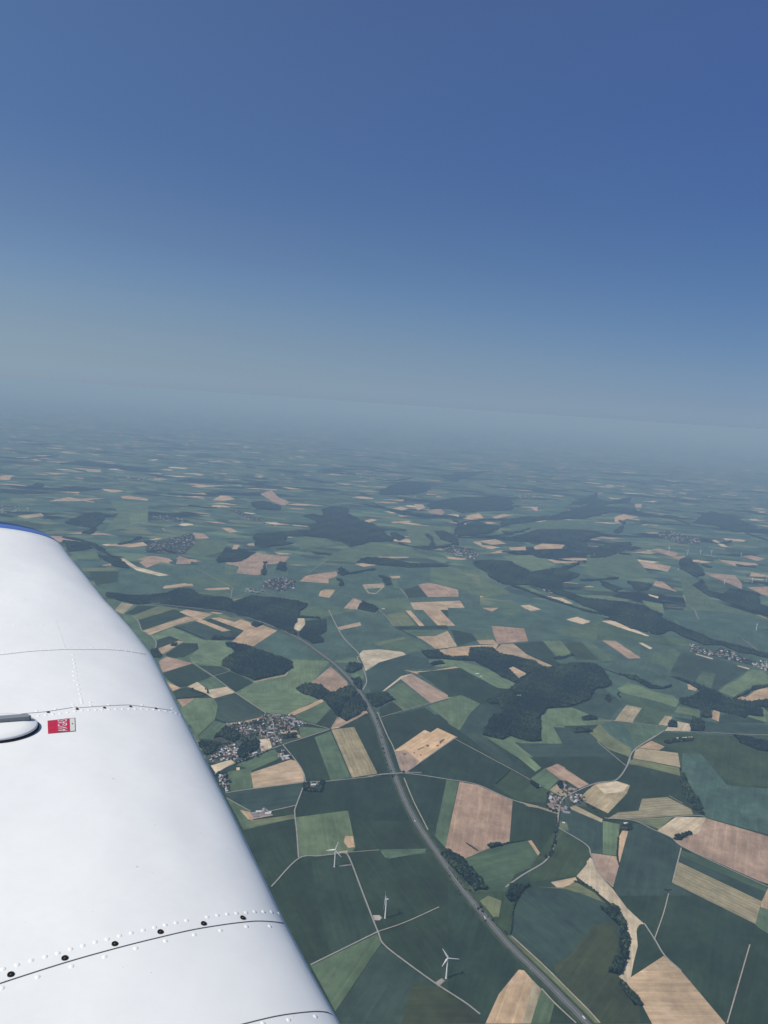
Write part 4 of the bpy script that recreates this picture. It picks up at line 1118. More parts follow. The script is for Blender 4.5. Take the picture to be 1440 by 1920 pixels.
far_village('Hh 780,215 830,225 980,290 1040,240 1240,330 1330,370 1300,395 1120,350 900,300 790,275', 190, 1.0)
far_village('M 100,890 200,870 265,890 270,930 180,950 90,925', 150, 1.05)
far_village('M 0,930 60,935 110,945 60,960 0,950', 30)
far_village('L 800,800 900,780 1040,750 1055,800 1000,860 900,860 780,855', 200, 1.1)
far_village('L 820,655 900,650 1020,680 990,695 880,680', 70, 1.2)
far_village('L 1250,630 1300,630 1440,680 1400,690 1300,655', 60, 1.2)
far_village('L 0,600 60,595 140,610 180,625 60,640 0,640', 60, 1.5)
far_village('M 60,560 110,575 190,595 180,605 90,580', 40, 1.2)
far_village('M 1060,710 1180,710 1270,750 1240,775 1150,760 1070,730', 130, 1.2)
far_village('N 180,790 230,800 350,845 330,860 250,840', 60, 1.1)
far_village('N 840,510 900,505 1080,550 1070,580 960,575 860,540', 130, 1.3)
far_village('N 640,930 700,935 900,1000 860,1005 700,965', 70, 1.0)
far_village('Hh 1290,380 1380,360 1440,360 1440,450 1380,420', 50, 1.0)
far_village('M 600,310 690,300 740,320 700,345 600,335', 80, 1.8)
far_village('N 60,310 180,305 240,330 100,330', 50, 1.8)
far_village('L 620,440 860,440 850,465 640,465', 90, 1.8)
far_village('M 470,500 540,500 480,530 430,520', 30, 1.2)
far_village('N 200,360 240,370 200,385', 20, 1.5)
for spec, n in (('B 560,195 640,160 830,160 900,230 880,262 740,295 760,385 690,400 650,345 590,325', 170), ('B 340,235 470,215 600,200 580,330 470,400 350,300', 190), ('B 205,500 250,400 400,350 460,480 370,505 240,512', 110),
                ('B 250,600 350,600 370,740 305,720', 45), ('I 150,350 172,335 330,330 380,380 370,400 215,455 150,430', 60), ('I 205,300 240,285 330,322 285,345', 14), ('B 700,180 900,230 880,330 760,330', 40), ('B 710,410 830,470 830,500 745,505', 20)):
    tk = spec.split(); P = pts(tk[1:], tk[0]); x0, x1, y0, y1 = bbox(P); X = []
    while len(X) < n:
        p = (random.uniform(x0, x1), random.uniform(y0, y1))
        if inside(p, P) and roads_dir(Vector((*p, 0)))[0] > 60 and all((p[0] - q.x) ** 2 + (p[1] - q.y) ** 2 > 70 for q in ALLH): X.append((*p, -H + random.uniform(3.5, 6)))
    X = np.array(X); tag(blobs('garden_trees', X, rng.uniform(3, 6.5, n), rng.uniform(3.5, 6, n), np.clip(rng.normal(.42, .22, n), 0, 1)), kind='stuff')
ro = mesh('distant_houses', RV, RF, [M_WALL[0], M_ROOF['red'], M_ROOF['grey'], M_ROOF['brown'], M_ROOF['white']]); ro.data.polygons.foreach_set('material_index', RM); tag(ro, kind='stuff')
print('houses', HCOUNT)

# ---------------------------------------------------------------- wind turbines
M_TURB = mat('turbine_white', (.9, .9, .9), .4, .4); M_CONCR = noisy('foundation_concrete', (.42, .40, .36), .3, .15)
def ring(V, c, u, v, r, n): 
    for k in range(n): V.append(c + u * (r * math.cos(k * 2 * math.pi / n)) + v * (r * math.sin(k * 2 * math.pi / n)))
def make_turbine():
    o = empty('wind_turbine', (0, 0, 0)); X, Y, Z = Vector((1, 0, 0)), Vector((0, 1, 0)), Vector((0, 0, 1))
    V, F = [], []
    for z, r in ((0, 3.0), (28, 2.7), (56, 2.35), (82, 1.95)): ring(V, Vector((0, 0, z)), X, Y, r, 20)
    for s in range(3):
        for k in range(20): F.append((s * 20 + k, s * 20 + (k + 1) % 20, s * 20 + 20 + (k + 1) % 20, s * 20 + 20 + k))
    mesh('tower', V, F, [M_TURB], o, True)
    V, F = [], []
    for z, r in ((0, 4.5), (.7, 4.5), (1.2, 3)): ring(V, Vector((0, 0, z)), X, Y, r, 24)
    for s in range(2):
        for k in range(24): F.append((s * 24 + k, s * 24 + (k + 1) % 24, s * 24 + 24 + (k + 1) % 24, s * 24 + 24 + k))
    mesh('foundation', V, F, [M_CONCR], o)
    # nacelle along Y, hub towards -Y
    V, F = [], []
    for y, a, b in ((-3.2, 1.4, 1.4), (-2, 1.9, 1.9), (4, 2.0, 2.0), (7.5, 1.7, 1.8), (8.3, 1.1, 1.2)):
        for k in range(12):
            t = k * math.pi / 6; V.append((a * abs(math.cos(t)) ** .6 * (1 if math.cos(t) > 0 else -1), y, 84 + b * abs(math.sin(t)) ** .6 * (1 if math.sin(t) > 0 else -1)))
    for s in range(4):
        for k in range(12): F.append((s * 12 + k, s * 12 + (k + 1) % 12, s * 12 + 12 + (k + 1) % 12, s * 12 + 12 + k))
    F += [tuple(range(11, -1, -1)), tuple(range(48, 60))]
    mesh('nacelle', V, F, [M_TURB], o, True)
    V, F = [], []
    for y, r in ((-3.2, 1.7), (-4.6, 1.6), (-5.8, 1.0), (-6.4, .3)): ring(V, Vector((0, y, 84)), X, Z, r, 14)
    for s in range(3):
        for k in range(14): F.append((s * 14 + k, s * 14 + (k + 1) % 14, s * 14 + 14 + (k + 1) % 14, s * 14 + 14 + k))
    F.append(tuple(range(42, 56))); F.append(tuple(range(13, -1, -1)))
    hub = mesh('rotor_hub', V, F, [M_TURB], o, True)
    V, F = [], []
    for r, ch, th, tw in ((1.2, 1.9, 1.7, 0), (4, 2.4, 1.4, .5), (9, 3.5, .8, .35), (20, 2.6, .5, .2), (32, 1.7, .3, .1), (40, .9, .15, .04), (42, .2, .05, 0)):
        for k in range(10):
            t = k * math.pi / 5; x = 1.75 * ch * (.5 * math.cos(t) + .15); y = th * .8 * math.sin(t); V.append((x * math.cos(tw) - y * math.sin(tw), -4.5 + x * math.sin(tw) + y * math.cos(tw), r))
    for s in range(6):
        for k in range(10): F.append((s * 10 + k, s * 10 + (k + 1) % 10, s * 10 + 10 + (k + 1) % 10, s * 10 + 10 + k))
    for k in range(3):
        b = mesh('rotor_blade', V, F, [M_TURB], o, True) if k == 0 else link('rotor_blade', b0.data, (), o)
        if k == 0: b0 = b
        b.location = (0, 0, 84); b.rotation_euler = (0, k * 2.0944, 0)
    return o
TP = make_turbine(); tfirst = True
def turbine(x, y, yaw, phase, label, group, sc=1.08):
    global tfirst
    o = TP if tfirst else copy_tree(TP); tfirst = False
    p = land(x, y); o.location = (p.x, p.y, -H + 1.5); o.rotation_euler.z = rad(yaw); o.scale = (sc, sc, sc)
    k = 0
    for ch in o.children:
        if ch.name.startswith('rotor_blade'): ch.rotation_euler = (0, rad(phase + 120 * k), 0); k += 1
    tag(o, label, 'wind turbine', group)
G1 = 'white wind turbines on the fields left of the motorway'
turbine(627, 1626, -10, 15, 'white wind turbine nearest the light green field, one blade pointing left', G1)
turbine(722, 1722, -100, 10, 'white wind turbine seen edge on, its upper blade pointing straight up', G1)
turbine(836.5, 1835, -5, 87, 'white wind turbine closest to the motorway with one blade level to the right', G1)
G2 = 'far wind turbines near the right horizon'
for k, (x, y) in enumerate([(1254, 1034), (1289, 1040), (1313, 1040), (1334, 1040), (1389, 1045), (1358, 1096), (1410, 1093), (1418, 1182), (1437, 1090)]):
    turbine(x, y, -20 + 9 * k, 37 * k, 'tiny white wind turbine on the hazy plain towards the right margin', G2, .85)

# ---------------------------------------------------------------- bridge over the motorway
a, b = land(712, 1454.5), land(768, 1450.5); d = (b - a).normalized(); ln_ = (b - a).length; ang = math.atan2(d.y, d.x); mid = (a + b) / 2
br = empty('road_bridge', (mid.x, mid.y, -H), ang); tag(br, 'pale concrete bridge carrying the country lane over the motorway', 'bridge')
def box(name, x0, x1, y0, y1, z0, z1, m, parent):
    V = [(x, y, z) for z in (z0, z1) for x, y in ((x0, y0), (x1, y0), (x1, y1), (x0, y1))]
    return mesh(name, V, [(3, 2, 1, 0), (4, 5, 6, 7), (0, 1, 5, 4), (1, 2, 6, 5), (2, 3, 7, 6), (3, 0, 4, 7)], [m], parent)
h_ = ln_ / 2
box('deck', -h_, h_, -5, 5, 7.4, 8.6, M_CONC, br); box('road_surface', -h_ + .5, h_ - .5, -3.6, 3.6, 8.604, 8.64, M_LANE, br)
for s in (-1, 1): box('parapet', -h_, h_, s * 4.6 - .2, s * 4.6 + .2, 8.65, 9.8, M_CONC, br)
for x in (-17, 0, 17): box('pier', x - .7, x + .7, -4, 4, 0, 7.38, M_CONC, br)
for s in (-1, 1):                                   # earth ramps at both ends
    V = [(s * h_, -7, 8.3), (s * h_, 7, 8.3), (s * (h_ + 75), 6, 2.2), (s * (h_ + 75), -6, 2.2), (s * (h_ - 9), -16, 0), (s * (h_ - 9), 16, 0), (s * (h_ + 80), 12, 0), (s * (h_ + 80), -12, 0)]
    F = [(0, 1, 2, 3), (0, 3, 7, 4), (1, 5, 6, 2), (0, 4, 5, 1), (3, 2, 6, 7)]
    if s < 0: F = [f[::-1] for f in F]
    mesh('ramp', V, F, [M_VERGE], br)
    V = [(s * h_, -3.4, 8.62), (s * h_, 3.4, 8.62), (s * (h_ + 75), 3.4, 2.6), (s * (h_ + 75), -3.4, 2.6)]
    mesh('ramp_road', V, [(0, 1, 2, 3) if s > 0 else (3, 2, 1, 0)], [M_LANE], br)

# ---------------------------------------------------------------- vehicles
M_TYRE = mat('tyre_rubber', (.02, .02, .02), .9); M_GLASS = mat('dark_glass', (.03, .04, .05), .1, .5)
def wheel(x, y, r, parent):
    V, F = [], []
    for yy in (-.15, .15):
        for k in range(12): V.append((x + r * math.cos(k * math.pi / 6), y + yy, r + r * math.sin(k * math.pi / 6)))
    F = [(k, (k + 1) % 12, 12 + (k + 1) % 12, 12 + k) for k in range(12)] + [tuple(range(11, -1, -1)), tuple(range(12, 24))]
    mesh('wheel', V, F, [M_TYRE], parent)
def make_truck(col):
    o = empty('lorry', (0, 0, 0)); m = mat('lorry_paint', col, .4, .4)
    box('trailer', -8, 5.2, -1.27, 1.27, 1.1, 4.0, mat('trailer_white', (.8, .8, .78), .5), o); box('chassis', -7.8, 8, -.5, .5, .7, 1.05, M_TYRE, o)
    V = [(5.7, -1.2, .6), (8.2, -1.2, .6), (8.2, 1.2, .6), (5.7, 1.2, .6), (5.7, -1.2, 3.5), (7.7, -1.2, 3.5), (7.7, 1.2, 3.5), (5.7, 1.2, 3.5), (8.2, -1.2, 2), (8.2, 1.2, 2)]
    mesh('cab', V, [(3, 2, 1, 0), (4, 5, 6, 7), (0, 1, 8, 5, 4), (2, 3, 7, 6, 9), (1, 2, 9, 8), (3, 0, 4, 7)], [m], o); mesh('windscreen', [(8.22, -1.1, 2.02), (8.22, 1.1, 2.02), (7.76, 1.1, 3.3), (7.76, -1.1, 3.3)], [(0, 1, 2, 3)], [M_GLASS], o)
    for x in (-6.8, -5.5, -4.2, 4, 7):
        for y in (-1.05, 1.05): wheel(x, y, .5, o)
    return o
def make_car(col):
    o = empty('car', (0, 0, 0)); m = mat('car_paint', col, .3, .5)
    V = [(-2.1, .35), (2.1, .35), (2.15, .75), (1.2, .95), (-2.05, 1.0), (-2.15, .7)]; n = len(V)
    W = [(x, -.88, z) for x, z in V] + [(x, .88, z) for x, z in V]
    mesh('body', W, [tuple(range(n)), tuple(range(2 * n - 1, n - 1, -1))] + [(k, k + n, (k + 1) % n + n, (k + 1) % n) for k in range(n)], [m], o)
    U = [(-1.9, .98), (1.15, .94), (.4, 1.42), (-1.4, 1.45)]; W = [(x, -.74, z) for x, z in U] + [(x, .74, z) for x, z in U]
    mesh('windows', W, [(0, 1, 2, 3), (7, 6, 5, 4), (0, 4, 5, 1), (1, 5, 6, 2), (3, 7, 4, 0)], [M_GLASS], o); box('roof', -1.35, .38, -.72, .72, 1.452, 1.48, m, o)
    for x in (-1.35, 1.35):
        for y in (-.8, .8): wheel(x, y, .33, o)
    return o
def on_road(o, y_img, lane):
    best = min(range(len(MWP) - 1), key=lambda k: abs((MWP[k] - land_ref[y_img]).length))
    p, q = MWP[best], MWP[best + 1]; d = (q - p).normalized(); n = Vector((-d.y, d.x, 0)); r = p + n * lane
    o.location = (r.x, r.y, -H + TOPF + .95); o.rotation_euler.z = math.atan2(d.y, d.x) + (math.pi if lane > 0 else 0)
spots = [(907, 1724, -6, 0, 'white lorry on the motorway below the scrub beside the olive field'), (1096, 1914, 6, 0, 'white lorry on the motorway at the bottom of the picture'), (782, 1546, -6, 1, 'blue cabbed lorry on the motorway below the bridge'),
         (700, 1345, 9, 2, 'small pale car on the motorway between the woods and the bridge'), (860, 1660, 9, 3, 'small dark red car on the motorway beside the dark wood'), (1000, 1820, -9, 2, 'small pale car on the motorway beside the tan field')]
land_ref = {}
VP = [make_truck((.75, .76, .78)), make_truck((.2, .28, .5)), make_car((.6, .62, .65)), make_car((.35, .06, .05))]; vu = set()
for k, (x, y, lane, i, lb) in enumerate(spots):
    land_ref[k] = land(x, y); o = copy_tree(VP[i]) if i in vu else VP[i]; vu.add(i); on_road(o, k, lane); tag(o, lb, 'lorry' if i < 2 else 'car', 'vehicles on the motorway')

# where look-alikes share a description, say which one it is by its order across the view
ORD = 'leftmost second third fourth fifth sixth seventh eighth ninth tenth eleventh twelfth thirteenth fourteenth fifteenth sixteenth seventeenth eighteenth nineteenth twentieth'.split()
def ordinal(k): return ORD[k] if k < 20 else ('twenty-' + ORD[k - 20].replace('leftmost', 'first') if k < 29 else f'{k + 1}th')
by = {}
bpy.context.view_layer.update()
for o in C.objects:
    if o.parent is None and o.get('label') and o.get('group'): by.setdefault(o['label'], []).append(o)
for lb, os_ in by.items():
    if len(os_) < 2: continue
    os_.sort(key=lambda o: (o.location.dot(RT)) / o.location.dot(FW))
    for k, o in enumerate(os_): o['label'] = lb + (', leftmost' if k == 0 else ', rightmost' if k == len(os_) - 1 else f', {ordinal(k)} from the left')
# ---------------------------------------------------------------- aircraft wing
def wing_frame(az=31, dih=7, pit=-4):
    a = rad(az); s = Vector((-math.sin(a), math.cos(a), 0)); c = Vector((math.cos(a), math.sin(a), 0)); z = Vector((0, 0, 1))
    s = (s * math.cos(rad(dih)) + z * math.sin(rad(dih))).normalized(); c = (c * math.cos(rad(pit)) + z * math.sin(rad(pit))).normalized()
    n = c.cross(s).normalized(); c = s.cross(n).normalized()
    return s, c, n
WS, WC, WN = wing_frame(); WH = 1.15; NL, NB = .40, .105
def wp(s, c, nz): return WS * s + WC * c + WN * (nz - WH)
def prof(x):
    if x < NL: u = 1 - x / NL; return -NB * (1 - math.sqrt(max(0, 1 - u * u)))
    return -.014 * (x - NL) ** 2
def to_px(P):
    z = P.dot(FW); return 720 + FPX * P.dot(RT) / z, 960 - FPX * P.dot(UP) / z
LE = [(96, 994), (130, 1043), (167, 1088), (198, 1127), (227, 1157), (250, 1183), (286, 1229), (296, 1247), (308, 1271), (323, 1302), (343, 1342), (388, 1430), (440, 1533), (487, 1630), (535, 1730), (586, 1827), (640, 1923), (700, 2032), (770, 2160), (900, 2400)]
def le_x(y):
    for k in range(len(LE) - 1):
        if y <= LE[k + 1][1] or k == len(LE) - 2:
            a, b = LE[k], LE[k + 1]; return a[0] + (b[0] - a[0]) * (y - a[1]) / (b[1] - a[1])
XP = [NL * (1 - math.cos(k / 14 * math.pi / 2)) for k in range(15)] + [.46, .54, .64, .78, .95, 1.15, 1.4, 1.6]
def solve(s):
    lo, hi = -.6, 2.5
    for _ in range(40):
        m = (lo + hi) / 2; e = -1e9
        for x in XP[:15]:
            P = wp(s, m - x, prof(x))
            if P.dot(FW) < .05: continue
            X, Y = to_px(P); e = max(e, X - le_x(Y))
        if e > 0: hi = m
        else: lo = m
    return (lo + hi) / 2
ST = [.62 + (3.86 - .62) * k / 100 for k in range(101)]
CL = [solve(s) for s in ST]
print('LE', [round(v, 2) for v in CL[::10]])
def cle(s):
    t = (s - ST[0]) / (ST[-1] - ST[0]) * 100; i = min(99, max(0, int(t))); return CL[i] + (CL[i + 1] - CL[i]) * (t - i)
def section(s, c0, shrink=0.0, drop=0.0):
    top = [(c0 - x, prof(x)) for x in XP]; bot = [(c0 - x, -NB - .085 * math.sqrt(min(1, 1 - (1 - min(1, x / .5)) ** 2)) + max(0, x - .5) * .11) for x in XP[::-1][:-1]]
    mid = -NB
    return [wp(s, c0 - (c0 - c) * (1 - shrink * .15) - shrink * .04, mid + (z - mid) * (1 - shrink) - drop) for c, z in top + bot]
def loft(name, secs, mats, parent, closed=True, mi=None):
    n = len(secs[0]); V = [p for s_ in secs for p in s_]; F = [(j * n + k, j * n + (k + 1) % n, (j + 1) * n + (k + 1) % n, (j + 1) * n + k) for j in range(len(secs) - 1) for k in range(n)] + [tuple(range(n))[::-1], tuple(range((len(secs) - 1) * n, len(secs) * n))]
    o = mesh(name, V, F, mats, parent, True)
    if mi: o.data.polygons.foreach_set('material_index', [m for m in mi for _ in range(n)] + [0, 0])
    return o
wing = empty('aircraft_wing', (0, 0, 0)); tag(wing, 'white riveted metal aircraft wing with blue tip, fuel cap and red AVGAS placard', 'aircraft wing')
M_WING = mat('white_wing_paint', (.80, .81, .80), .34, .45)
def wing_paint():
    m = M_WING; nt = m.node_tree; t = node(m, 'ShaderNodeTexCoord'); b = nt.nodes['Principled BSDF']; c = node(m, 'ShaderNodeRGB'); c.outputs[0].default_value = (.93, .93, .865, 1)
    V = t.outputs['Object']; f = mulf(m, rng_map(m, noise(m, V, 1.6, 5, .65), .95, 1.02, .3, .7), rng_map(m, noise(m, V, 40, 2), .985, 1.01, .3, .7))
    sp = node(m, 'ShaderNodeTexVoronoi'); sp.inputs['Scale'].default_value = 26; nt.links.new(V, sp.inputs['Vector'])      # insect specks
    spk = rng_map(m, sp.outputs['Distance'], .45, 1, .012, .03); nt.links.new(scale_col(m, c.outputs[0], mulf(m, f, spk)), b.inputs['Base Color'])
    # soot and insect marks: small brown spots of their own shape
    v2 = node(m, 'ShaderNodeTexVoronoi'); v2.inputs['Scale'].default_value = 13; nt.links.new(V, v2.inputs['Vector']); spot = rng_map(m, v2.outputs['Distance'], 1, 0, .02, .045)
    pk = node(m, 'ShaderNodeMath', operation='GREATER_THAN'); sc3 = node(m, 'ShaderNodeSeparateColor'); nt.links.new(v2.outputs['Color'], sc3.inputs[0]); nt.links.new(sc3.outputs[0], pk.inputs[0]); pk.inputs[1].default_value = .7
    gm = rng_map(m, noise(m, V, 5, 6, .7), 0, .05, .52, .75)
    ad = node(m, 'ShaderNodeMath', operation='MULTIPLY_ADD'); nt.links.new(mulf(m, spot, pk.outputs[0]), ad.inputs[0]); ad.inputs[1].default_value = .45; nt.links.new(gm, ad.inputs[2])
    mxg = node(m, 'ShaderNodeMix', data_type='RGBA'); nt.links.new(ad.outputs[0], mxg.inputs['Factor']); mxg.inputs['B'].default_value = (.36, .34, .29, 1)
    nt.links.new(b.inputs['Base Color'].links[0].from_socket, mxg.inputs['A']); nt.links.new(mxg.outputs['Result'], b.inputs['Base Color'])
    nt.links.new(rng_map(m, noise(m, V, 3, 4), .26, .46, .3, .7), b.inputs['Roughness'])
    bp = node(m, 'ShaderNodeBump'); bp.inputs['Strength'].default_value = .45; bp.inputs['Distance'].default_value = .04; nt.links.new(noise(m, V, 2.2, 2), bp.inputs['Height']); nt.links.new(bp.outputs[0], b.inputs['Normal'])
wing_paint()
skin = loft('wing_skin', [section(-.6, CL[0] + .08), section(.1, CL[0] + .03)] + [section(s, cle(s)) for s in ST], [M_WING], wing)
M_BLUE = mat('blue_tip_paint', (.10, .20, .50), .3, .5); M_NAVY = mat('navy_stripe', (.006, .012, .12), .3, .5)
cs = cle(3.86); tipst = [(0, 0, 0), (.006, .0, -.002), (.05, .01, .0), (.08, .015, .001), (.11, .025, .003), (.15, .06, .005), (.18, .14, .012), (.205, .3, .024), (.21, .7, .05)]
loft('wing_tip', [section(3.862 + d, cs - d * .2, sh, dr) for d, sh, dr in tipst], [M_BLUE, M_NAVY], wing, mi=[0, 0, 0, 1, 1, 0, 0, 0][:8])
bvh = BVHTree.FromPolygons([v.co for v in skin.data.vertices], [tuple(p.vertices) for p in skin.data.polygons])
def cast(x, y):
    d = ray(x, y); r = bvh.ray_cast(Vector((0, 0, 0)), d, 20)
    if r[0] is None: return None
    n = r[1] if r[1].dot(d) < 0 else -r[1]
    return r[0], n
# --- panel seams
M_SEAM = mat('panel_gap', (.10, .10, .10), .8); M_SEAM2 = mat('faint_panel_edge', (.70, .71, .71), .5)
def seam(P, wd, m, zoff=.0006):
    P = [Vector((x, y, 0)) for x, y in P]; Q = smooth(P, 10); R = [cast(q.x, q.y) for q in Q]; R = [r for r in R if r]
    V, F = [], []
    for i, (p, n) in enumerate(R):
        d = (R[min(i + 1, len(R) - 1)][0] - R[max(i - 1, 0)][0]).normalized(); t = n.cross(d).normalized() * wd / 2
        V += [p + t + n * zoff, p - t + n * zoff]
    for i in range(len(R) - 1): F.append((2 * i, 2 * i + 1, 2 * i + 3, 2 * i + 2))
    mesh('panel_seam', V, F, [m], wing)
def z4(L, x0, y0, s): return [(x0 + a / s, y0 + b / s) for a, b in L]
seam([(-60, 1866)] + z4([(0, 1617), (490, 1460), (900, 1345), (1200, 1270), (1440, 1215)], 0, 1440, 4) + z4([(200, 340), (340, 322), (440, 314), (540, 318), (620, 328)], 360, 1640, 3.6), .0024, M_SEAM)
seam(z4([(200, 1050), (370, 1003), (590, 952), (800, 926), (900, 928), (945, 945)], 360, 1640, 3.6), .0022, M_SEAM)
seam([(-40, 1354), (30, 1340), (86, 1334.5), (140, 1326)] + z4([(560, 1487), (700, 1477), (900, 1467), (960, 1470), (1130, 1490), (1230, 1505)], 0, 940, 3.84), .0022, mat('seam_grey', (.25, .25, .26), .8))
seam(z4([(-60, 1112), (0, 1106), (200, 1083), (350, 1073), (470, 1068), (600, 1068), (760, 1068), (900, 1078), (1060, 1103)], 0, 940, 3.84), .0022, mat('seam_light', (.36, .38, .38), .8))
seam(z4([(400, 850), (450, 1000), (475, 1060)], 0, 940, 3.84), .0014, M_SEAM2)
seam(z4([(0, 178), (120, 187), (240, 205), (330, 232)], 0, 940, 3.84), .0012, M_SEAM2)
# --- rivets and cam-lock screws
def dome(r, h):
    V, F = [(0, 0, h)], []
    for i, (rr, hh) in enumerate(((.45, .9), (.8, .6), (1, 0))):
        for k in range(12): V.append((r * rr * math.cos(k * .5236), r * rr * math.sin(k * .5236), h * hh))
    for k in range(12): F.append((0, 1 + k, 1 + (k + 1) % 12))
    for i in range(2):
        for k in range(12): F.append((1 + i * 12 + k, 13 + i * 12 + k, 13 + i * 12 + (k + 1) % 12, 1 + i * 12 + (k + 1) % 12))
    return V, F
DV, DF = dome(.0049, .0014)
rm = bpy.data.meshes.new('rivet'); rm.from_pydata(DV, [], DF); rm.polygons.foreach_set('use_smooth', [True] * len(rm.polygons)); rm.materials.append(M_WING)
riv = z4([(-70, 1540), (25, 1507), (130, 1476), (235, 1443), (340, 1415), (435, 1388), (530, 1358), (622, 1332), (715, 1305), (805, 1283), (897, 1258), (985, 1237), (1075, 1216), (1160, 1195), (1240, 1177), (1320, 1160), (1400, 1143)], 0, 1440, 4)
riv += z4([(103, 285), (172, 274), (238, 266), (301, 260), (365, 256), (423, 250), (482, 250), (538, 252), (587, 262), (622, 283)], 360, 1640, 3.6)
riv += z4([(15, 1650), (283, 1567), (537, 1487), (785, 1415), (1020, 1352), (1242, 1297)], 0, 1440, 4) + z4([(15, 405), (193, 377), (368, 350), (525, 348), (480, 1003), (653, 980), (833, 957), (310, 1040)], 360, 1640, 3.6)
Z = lambda L: z4(L, 0, 940, 3.84)
riv += Z([(165, 1560), (220, 1553), (277, 1545), (330, 1538), (382, 1532), (435, 1526), (487, 1519), (540, 1512), (590, 1505), (640, 1501), (690, 1502), (735, 1500), (785, 1497), (835, 1497), (882, 1495), (930, 1495), (975, 1495), (1020, 1495), (1065, 1497), (1110, 1500), (1150, 1505), (1195, 1510), (1235, 1518), (1270, 1528), (1300, 1540)])
riv += Z([(265, 1510), (400, 1495), (530, 1480), (525, 1460), (655, 1470), (785, 1465), (1025, 1465), (1240, 1492), (652, 1448)])
riv += Z([(525, 1105), (530, 1140), (535, 1168), (540, 1195), (545, 1225), (530, 1225), (548, 1255), (533, 1255), (553, 1287), (539, 1287), (563, 1320), (570, 1352), (576, 1387), (585, 1420), (588, 1437), (590, 1453)])
small = Z([(500, 1050), (560, 1050), (615, 1057), (663, 1052), (715, 1057), (765, 1052), (815, 1063), (862, 1062), (908, 1072), (952, 1072), (1000, 1085), (1040, 1088), (1060, 1106), (480, 1058), (580, 1075), (640, 1073), (25, 1088), (80, 1083), (140, 1078), (190, 1075), (250, 1072), (300, 1070), (360, 1068), (420, 1065), (950, 1087), (905, 1080), (855, 1078), (1010, 1100),
   (10, 907), (105, 897), (200, 893), (300, 888), (385, 883), (490, 883), (580, 885), (665, 888), (750, 895), (828, 908), (900, 922), (10, 712), (95, 707), (175, 703), (300, 697), (410, 700), (487, 703), (562, 706), (632, 714), (700, 727), (760, 742),
   (405, 533), (530, 548), (590, 557), (630, 573), (340, 530), (240, 528), (150, 530), (60, 532), (440, 960), (450, 985), (440, 940)])
placed = []; rivset = set(riv)
for x, y in riv + small:
    r = cast(x, y)
    if r: placed.append((r[0].length, r[0], r[1], 1 if (x, y) in rivset else .72))
placed.sort(key=lambda t: t[0])
SV, SF = [], []
for k, (_, p, n, q_) in enumerate(placed):
    M = Matrix.Translation(p - n * .0002) @ n.to_track_quat('Z', 'Y').to_matrix().to_4x4() @ Matrix.Scale(q_, 4)
    if k < 100:
        o = bpy.data.objects.new('rivet', rm); C.objects.link(o); o.parent = wing; o.matrix_world = M
    else:
        b = len(SV); SV += [M @ Vector(v) for v in DV]; SF += [tuple(i + b for i in f) for f in DF]
if SV: tag(mesh('small_rivets', SV, SF, [M_WING], wing, True), kind='stuff')
M_SCREW = mat('blackened_steel', (.03, .028, .025), .4, .5, .6); M_RUST = mat('rusty_washer', (.20, .13, .08), .8)
scr = z4([(80, 1550), (485, 1427), (860, 1320), (1202, 1230)], 0, 1440, 4) + z4([(78, 331), (342, 292)], 360, 1640, 3.6)
scr2 = Z([(128, 1547), (347, 1519), (555, 1497), (752, 1487), (940, 1478), (1122, 1492)])
def screw(x, y, r):
    c = cast(x, y)
    if not c: return
    M = Matrix.Translation(c[0]) @ c[1].to_track_quat('Z', 'Y').to_matrix().to_4x4(); V, F = [], []
    for rr, hh in ((1, 0), (1, .0016), (.72, .002), (.6, .0008), (.3, .0008), (.24, .0016), (.12, .0018)):
        for k in range(18): V.append(M @ Vector((r * rr * math.cos(k * .34907), r * rr * math.sin(k * .34907), hh)))
    for i in range(6):
        for k in range(18): F.append((i * 18 + k, i * 18 + (k + 1) % 18, i * 18 + 18 + (k + 1) % 18, i * 18 + 18 + k))
    F.append(tuple(range(108, 126))); o = mesh('screw', V, F, [M_SCREW, M_RUST], wing)
    for i, p in enumerate(o.data.polygons): p.material_index = 1 if 72 <= i < 108 else 0
for q in scr: screw(*q, .0057)
for q in scr2: screw(*q, .0042)
# --- fuel placard
TL, TR, BR_, BL_ = (89, 1351.5), (141, 1346), (142, 1371.5), (90, 1376)
def onp(u, v, off=.0005):
    x = (TL[0] * (1 - u) + TR[0] * u) * v + (BL_[0] * (1 - u) + BR_[0] * u) * (1 - v); y = (TL[1] * (1 - u) + TR[1] * u) * v + (BL_[1] * (1 - u) + BR_[1] * u) * (1 - v)
    c = cast(x, y); return c[0] + c[1] * off
def patch(name, u0, u1, v0, v1, off, m, parent, n=4):
    V = [onp(u0 + (u1 - u0) * i / n, v0 + (v1 - v0) * j / n, off) for j in range(n + 1) for i in range(n + 1)]
    F = [(j * (n + 1) + i, j * (n + 1) + i + 1, (j + 1) * (n + 1) + i + 1, (j + 1) * (n + 1) + i) for j in range(n) for i in range(n)]
    return mesh(name, V, F, [m], parent)
M_RED = noisy('placard_red', (.55, .03, .07), 60, .12, .4, .4); M_CREAM = mat('placard_cream', (.70, .70, .62), .5); M_DK = mat('placard_edge', (.16, .15, .13), .7); M_LET = mat('letter_white', (.78, .76, .75), .5)
pl = patch('placard', 0, 1, 0, 1, .0006, M_DK, wing); patch('red_panel', 0.0, .785, .02, .98, .0011, M_RED, pl); patch('cream_panel', .80, .975, .04, .96, .0011, M_CREAM, pl); patch('printed_mark', .87, .91, .52, .60, .0015, mat('green_ink', (.03, .10, .05), .6), pl, 2)
